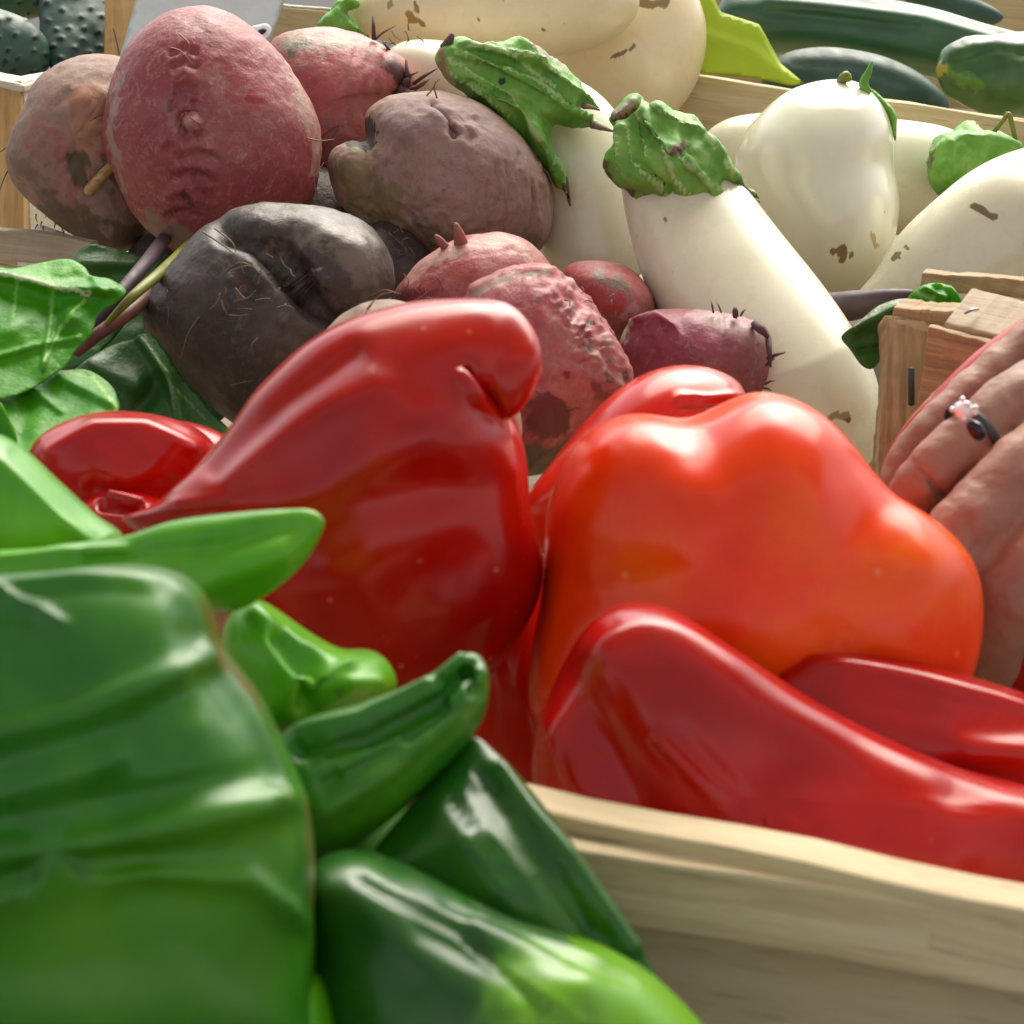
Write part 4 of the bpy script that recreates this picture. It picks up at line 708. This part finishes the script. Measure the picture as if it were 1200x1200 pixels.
pep('shadowed dark red pepper in the gap between hooked and orange-red peppers', R8, M['darkred'])
R9 = blob([(1030, 562), (1054, 506), (1104, 449), (1160, 399), (1250, 350), (1350, 380), (1370, 600), (1330, 800), (1210, 845), (1135, 770), (1112, 690), (1062, 605)], .63, .022)
pep('dark red pepper gripped under the fingers, right edge', R9, M['darkred'])

# ------------------------------------------------------------------ green peppers
GG = 'green peppers'
def gp(label, S, m): return single('green_pepper', S, m, label, 'pepper', GG)
g1 = blob([(-80, 700), (0, 672), (60, 667), (130, 662), (185, 667), (222, 682), (238, 712), (250, 757), (277, 792), (306, 832), (330, 880), (348, 922), (362, 962), (367, 1010), (364, 1070), (366, 1150), (345, 1250), (150, 1310), (-80, 1270), (-170, 980)], .358, .026, 230, 96, c=(110, 960), p=3.0, rim=(.062, .0042))
for pts, r, a_ in (([(-20, 862), (90, 838), (235, 775)], 18, 2.6), ([(-20, 935), (60, 915), (130, 890)], 19, 2.2), ([(-20, 1002), (120, 985), (345, 938)], 19, 3.1), ([(-20, 965), (300, 905)], 14, -.9), ([(-20, 1055), (170, 1022), (290, 1030), (350, 1080)], 14, 2.2), ([(20, 1025), (170, 1005)], 12, -1.3), ([(0, 1130), (350, 1130)], 50, -.8), ([(235, 700), (290, 810), (345, 930), (365, 1050)], 10, 1.2), ([(215, 740), (270, 840)], 14, -.6), ([(0, 700), (40, 712), (72, 732)], 8, 1.5), ([(-20, 688), (60, 682), (130, 677), (195, 684), (222, 712), (238, 762), (284, 826), (314, 884), (338, 935)], 8, 3.0), ([(30, 720)], 10, -.8), ([(230, 860)], 22, .8)): g1.push(pts, r, a_)
g1.rough(26, 2.).paint([(60, 1130), (260, 1150)], 120, (.075, .25, .004), .55).paint([(244, 700), (262, 770), (300, 820)], 10, (.14, .10, .02), .55).paint([(360, 930), (369, 1060)], 8, (.16, .11, .02), .6)
gp('biggest dark green pepper filling the lower left corner', g1, M['green'])
g2 = loft([(-70, 672), (-40, 646), (60, 640), (140, 630), (200, 613), (270, 601), (330, 595), (366, 596), (382, 611), (374, 634), (354, 662), (322, 690), (286, 712), (255, 716), (150, 712), (0, 712)], 0, 8, [.43, .43, .42], .8)
g2.push([(100, 650), (250, 640), (340, 615)], 14, -1.8).push([(0, 655), (150, 645)], 6, 1.2).push([(230, 690), (330, 650)], 14, 1.5).rough(24, 2)
gp('light green pointed pepper laid across, tip against the hooked red pepper', g2, M['lime'])
g3 = blob([(-80, 520), (-20, 508), (10, 515), (35, 533), (72, 566), (112, 602), (146, 630), (120, 665), (40, 680), (-80, 670)], .462, .012, p=2.6, rim=(.14, .003))
g3.push([(0, 545), (60, 600), (110, 640)], 9, 1.2).push([(20, 530), (120, 620)], 10, -1.).rough(26, 2)
gp('green pepper with a sharp slanting edge at the left, above the pointed one', g3, M['lime'])
g4 = blob([(262, 750), (275, 716), (298, 702), (330, 720), (366, 746), (402, 763), (440, 764), (461, 783), (466, 808), (440, 830), (400, 845), (350, 862), (305, 860), (275, 810)], .445, .02)
g4.push([(330, 745), (370, 790), (360, 830)], 12, -3.5).push([(300, 720), (350, 760), (410, 775)], 8, 2).push([(410, 800), (440, 800)], 14, 2).rough(30, 2).paint([(398, 812)], 5, (.14, .2, .05), .7)
gp('small bright light-green crumpled pepper behind the curved one', g4, M['lime'])
g5 = loft([(300, 950), (325, 872), (360, 842), (420, 825), (470, 806), (508, 786), (530, 770), (552, 764), (568, 774), (576, 802), (570, 838), (550, 872), (520, 906), (480, 945), (430, 985), (380, 1012), (335, 1010)], 0, 8, [.40, .40, .405], .85, 120, 72)
g5.push([(350, 880), (430, 860), (510, 815), (550, 785)], 9, -2.6).push([(360, 870), (430, 850), (515, 806)], 4, 1.2).push([(365, 895), (440, 868), (520, 822)], 4, -1.2).push([(400, 905), (470, 868)], 5, 1.).push([(380, 950), (460, 900), (535, 835), (560, 790)], 11, 1.6).push([(380, 920), (450, 880), (520, 830)], 7, -1.6).push([(548, 790), (556, 810)], 6, -2.5).push([(520, 790), (540, 772)], 6, 1.4).push([(350, 855), (420, 838), (500, 800)], 7, 1.2).rough(30, 1.5)
g5.paint([(400, 870), (480, 840)], 14, (.05, .13, .02), .5).paint([(380, 955), (470, 905), (545, 840), (570, 800)], 12, (.09, .26, .02), .6).paint([(475, 845)], 6, (.10, .08, .04), .5)
gp('curved ridged green pepper with a curled tip, centre of the green pile', g5, M['green'])
g6 = loft([(430, 1010), (470, 950), (520, 900), (552, 864), (582, 880), (622, 920), (662, 970), (702, 1030), (738, 1085), (768, 1145), (745, 1160), (640, 1130), (520, 1080), (455, 1045)], 3, 9, [.405, .39, .385], .7, 110, 64)
g6.push([(590, 900), (660, 990), (740, 1110)], 12, 1.4).push([(570, 920), (640, 1020), (700, 1100)], 18, -1.6).push([(520, 950), (600, 1060)], 24, 1.5).push([(560, 900), (640, 1010), (690, 1090)], 5, -1.2).push([(530, 930), (620, 1060)], 5, -1.).rough(26, 2)
gp('dark green pepper leaning on the crate rim, right of the curved one', g6, M['green_dark'])
g7 = blob([(362, 1040), (380, 1008), (410, 1000), (445, 1006), (500, 1030), (560, 1060), (620, 1086), (690, 1106), (742, 1130), (784, 1162), (815, 1192), (835, 1240), (700, 1330), (500, 1330), (370, 1270)], .378, .026, p=2.4)
g7.push([(420, 1030), (540, 1090), (640, 1180)], 5, -1.2).push([(520, 1060), (640, 1110), (740, 1150)], 5, -1.).push([(580, 1130), (680, 1200)], 6, 1.).push([(560, 1085), (640, 1110), (700, 1120)], 14, 1.6).push([(500, 1090), (600, 1140), (640, 1200)], 22, -1.2).push([(680, 1160)], 30, 2).push([(400, 1080), (480, 1150)], 30, -1.5).rough(24, 3)
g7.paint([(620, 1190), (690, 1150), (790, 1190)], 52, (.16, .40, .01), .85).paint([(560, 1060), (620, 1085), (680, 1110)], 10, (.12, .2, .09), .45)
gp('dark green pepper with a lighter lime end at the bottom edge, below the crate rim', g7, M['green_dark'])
g8 = blob([(338, 1170), (352, 1145), (368, 1138), (386, 1160), (397, 1205), (390, 1270), (340, 1270)], .364, .012)
gp('lime green pepper tip poking up at the bottom, right of the biggest pepper', g8, M['lime'])
g9 = blob([(240, 900), (330, 860), (440, 900), (520, 1000), (560, 1120), (500, 1260), (350, 1270), (250, 1100)], .425, .02); g9.rough(24, 4)
gp('deep shadowed green pepper under the curved pepper, seen through gaps', g9, M['green'])

# ------------------------------------------------------------------ hand with ring
def capsule(pts):            # (px,py,d,radius px)
    P = crom(pts, False, 8); S = tube(P[::2, :3] if len(P) % 2 else P[:, :3], P[:, 3], 16); return S
def fchain(pts):
    P = np.array(pts, float); S = tube([tuple(p[:3]) for p in P], list(P[:, 3]), 18)
    W = []
    for p in P: W.append(blob([(p[0] + p[3] * math.cos(k * math.pi / 4), p[1] + p[3] * math.sin(k * math.pi / 4)) for k in range(8)], p[2], p[3] / FPX * p[2], 20, 12))
    return join(S, *W)
pinky = fchain([(1300, 345, .615, 40), (1180, 428, .607, 30), (1105, 495, .60, 28), (1065, 540, .598, 24), (1045, 575, .598, 19)])
ring_f = fchain([(1330, 385, .60, 46), (1210, 458, .585, 37), (1135, 515, .577, 36), (1085, 562, .575, 34), (1062, 600, .58, 28)])
mid_f = fchain([(1350, 440, .585, 52), (1235, 525, .567, 46), (1150, 605, .56, 46), (1115, 650, .56, 44), (1095, 715, .57, 36), (1085, 770, .58, 28)])
ind_f = fchain([(1380, 500, .58, 54), (1270, 600, .56, 48), (1200, 675, .553, 44), (1172, 735, .556, 38), (1155, 790, .565, 34), (1148, 835, .575, 26)])
thumb = fchain([(1480, 560, .59, 60), (1390, 690, .57, 52), (1310, 790, .565, 46), (1270, 860, .57, 38), (1250, 905, .575, 30)])
palm = join(*[fchain([(1330 + i * 16, 350 + i * 48, .615 - i * .012, 44 + i * 3), (1460 + i * 10, 290 + i * 52, .63 - i * .01, 60), (1600, 260 + i * 36, .66 - i * .006, 62)]) for i in range(5)], fchain([(1560, 320, .65, 85), (1750, 260, .69, 95), (1950, 200, .74, 105)]))
HS = join(pinky, ring_f, mid_f, ind_f, thumb, palm)
H_ = fuse([HS], .0011, 4)
for k in range(5): H_.push([(1085 + k * 7 - 14, 560 + k * 9 - 20), (1098 + k * 5, 575 + k * 4)], 2.2, -.5)
for (x, y) in ((1120, 640), (1128, 652), (1112, 628), (1190, 680), (1198, 692), (1182, 668)): H_.push([(x - 22, y + 10), (x, y), (x + 20, y - 14)], 2.4, -.6)
H_.rough(120, 1.6).paint([(1170, 428), (1100, 490), (1055, 548)], 10, (.36, .10, .08), .5)
hand = single('hand', H_, M['hand'], 'hand wearing a ring, fingers closed over the peppers at the right edge', 'hand')
# ring: band wraps the ring finger at (1135,515)
rc = cp(1141, 508, .576); ax = cp(1210, 458, .585) - cp(1085, 562, .575); ax /= np.linalg.norm(ax)
a1 = np.cross(ax, [0, 0, 1.]); a1 /= np.linalg.norm(a1); a2 = np.cross(ax, a1); rr = 38.5 / FPX * .577
def ring_band(r, w_, t_, n=64):
    V, F = [], []
    for i in range(n):
        th = 2 * math.pi * i / n; rd = a1 * math.cos(th) + a2 * math.sin(th)
        for (x, y) in ((-w_, 0), (w_, 0), (w_, t_), (0, t_ * 1.3), (-w_, t_)): V.append(rc + ax * x + rd * (r + y))
    for i in range(n):
        j = (i + 1) % n
        for k in range(5): F.append((i * 5 + k, i * 5 + (k + 1) % 5, j * 5 + (k + 1) % 5, j * 5 + k))
    return Shape(np.array(V), np.array(F))
rg = empty('ring', Vector(c2w(rc[None])[0]), 'ring with a clear stone and a dark stone on the finger', 'ring')
mk('band', ring_band(rr, .0012, .0008), M['iron_shaded_band'], rg)  # dark metal puts the band's shadow into its colour
mk('gem', blob([(1117, 479), (1124, 470), (1133, 469), (1140, 476), (1140, 487), (1133, 493), (1124, 491)], .5550, .0028, 14, 8), M['gem'], rg)
mk('dark_stone', blob([(1132, 497), (1140, 492), (1150, 496), (1155, 504), (1156, 512), (1146, 517), (1136, 508)], .5535, .0025, 16, 10), M['dark_stone'], rg)
for (x, y) in ((1116, 480), (1128, 468), (1134, 474), (1142, 484), (1143, 478), (1130, 491)): mk('prong', blob([(x - 4, y), (x, y - 4), (x + 4, y), (x, y + 4)], .5525, .0009, 12, 8), M['silver'], rg)
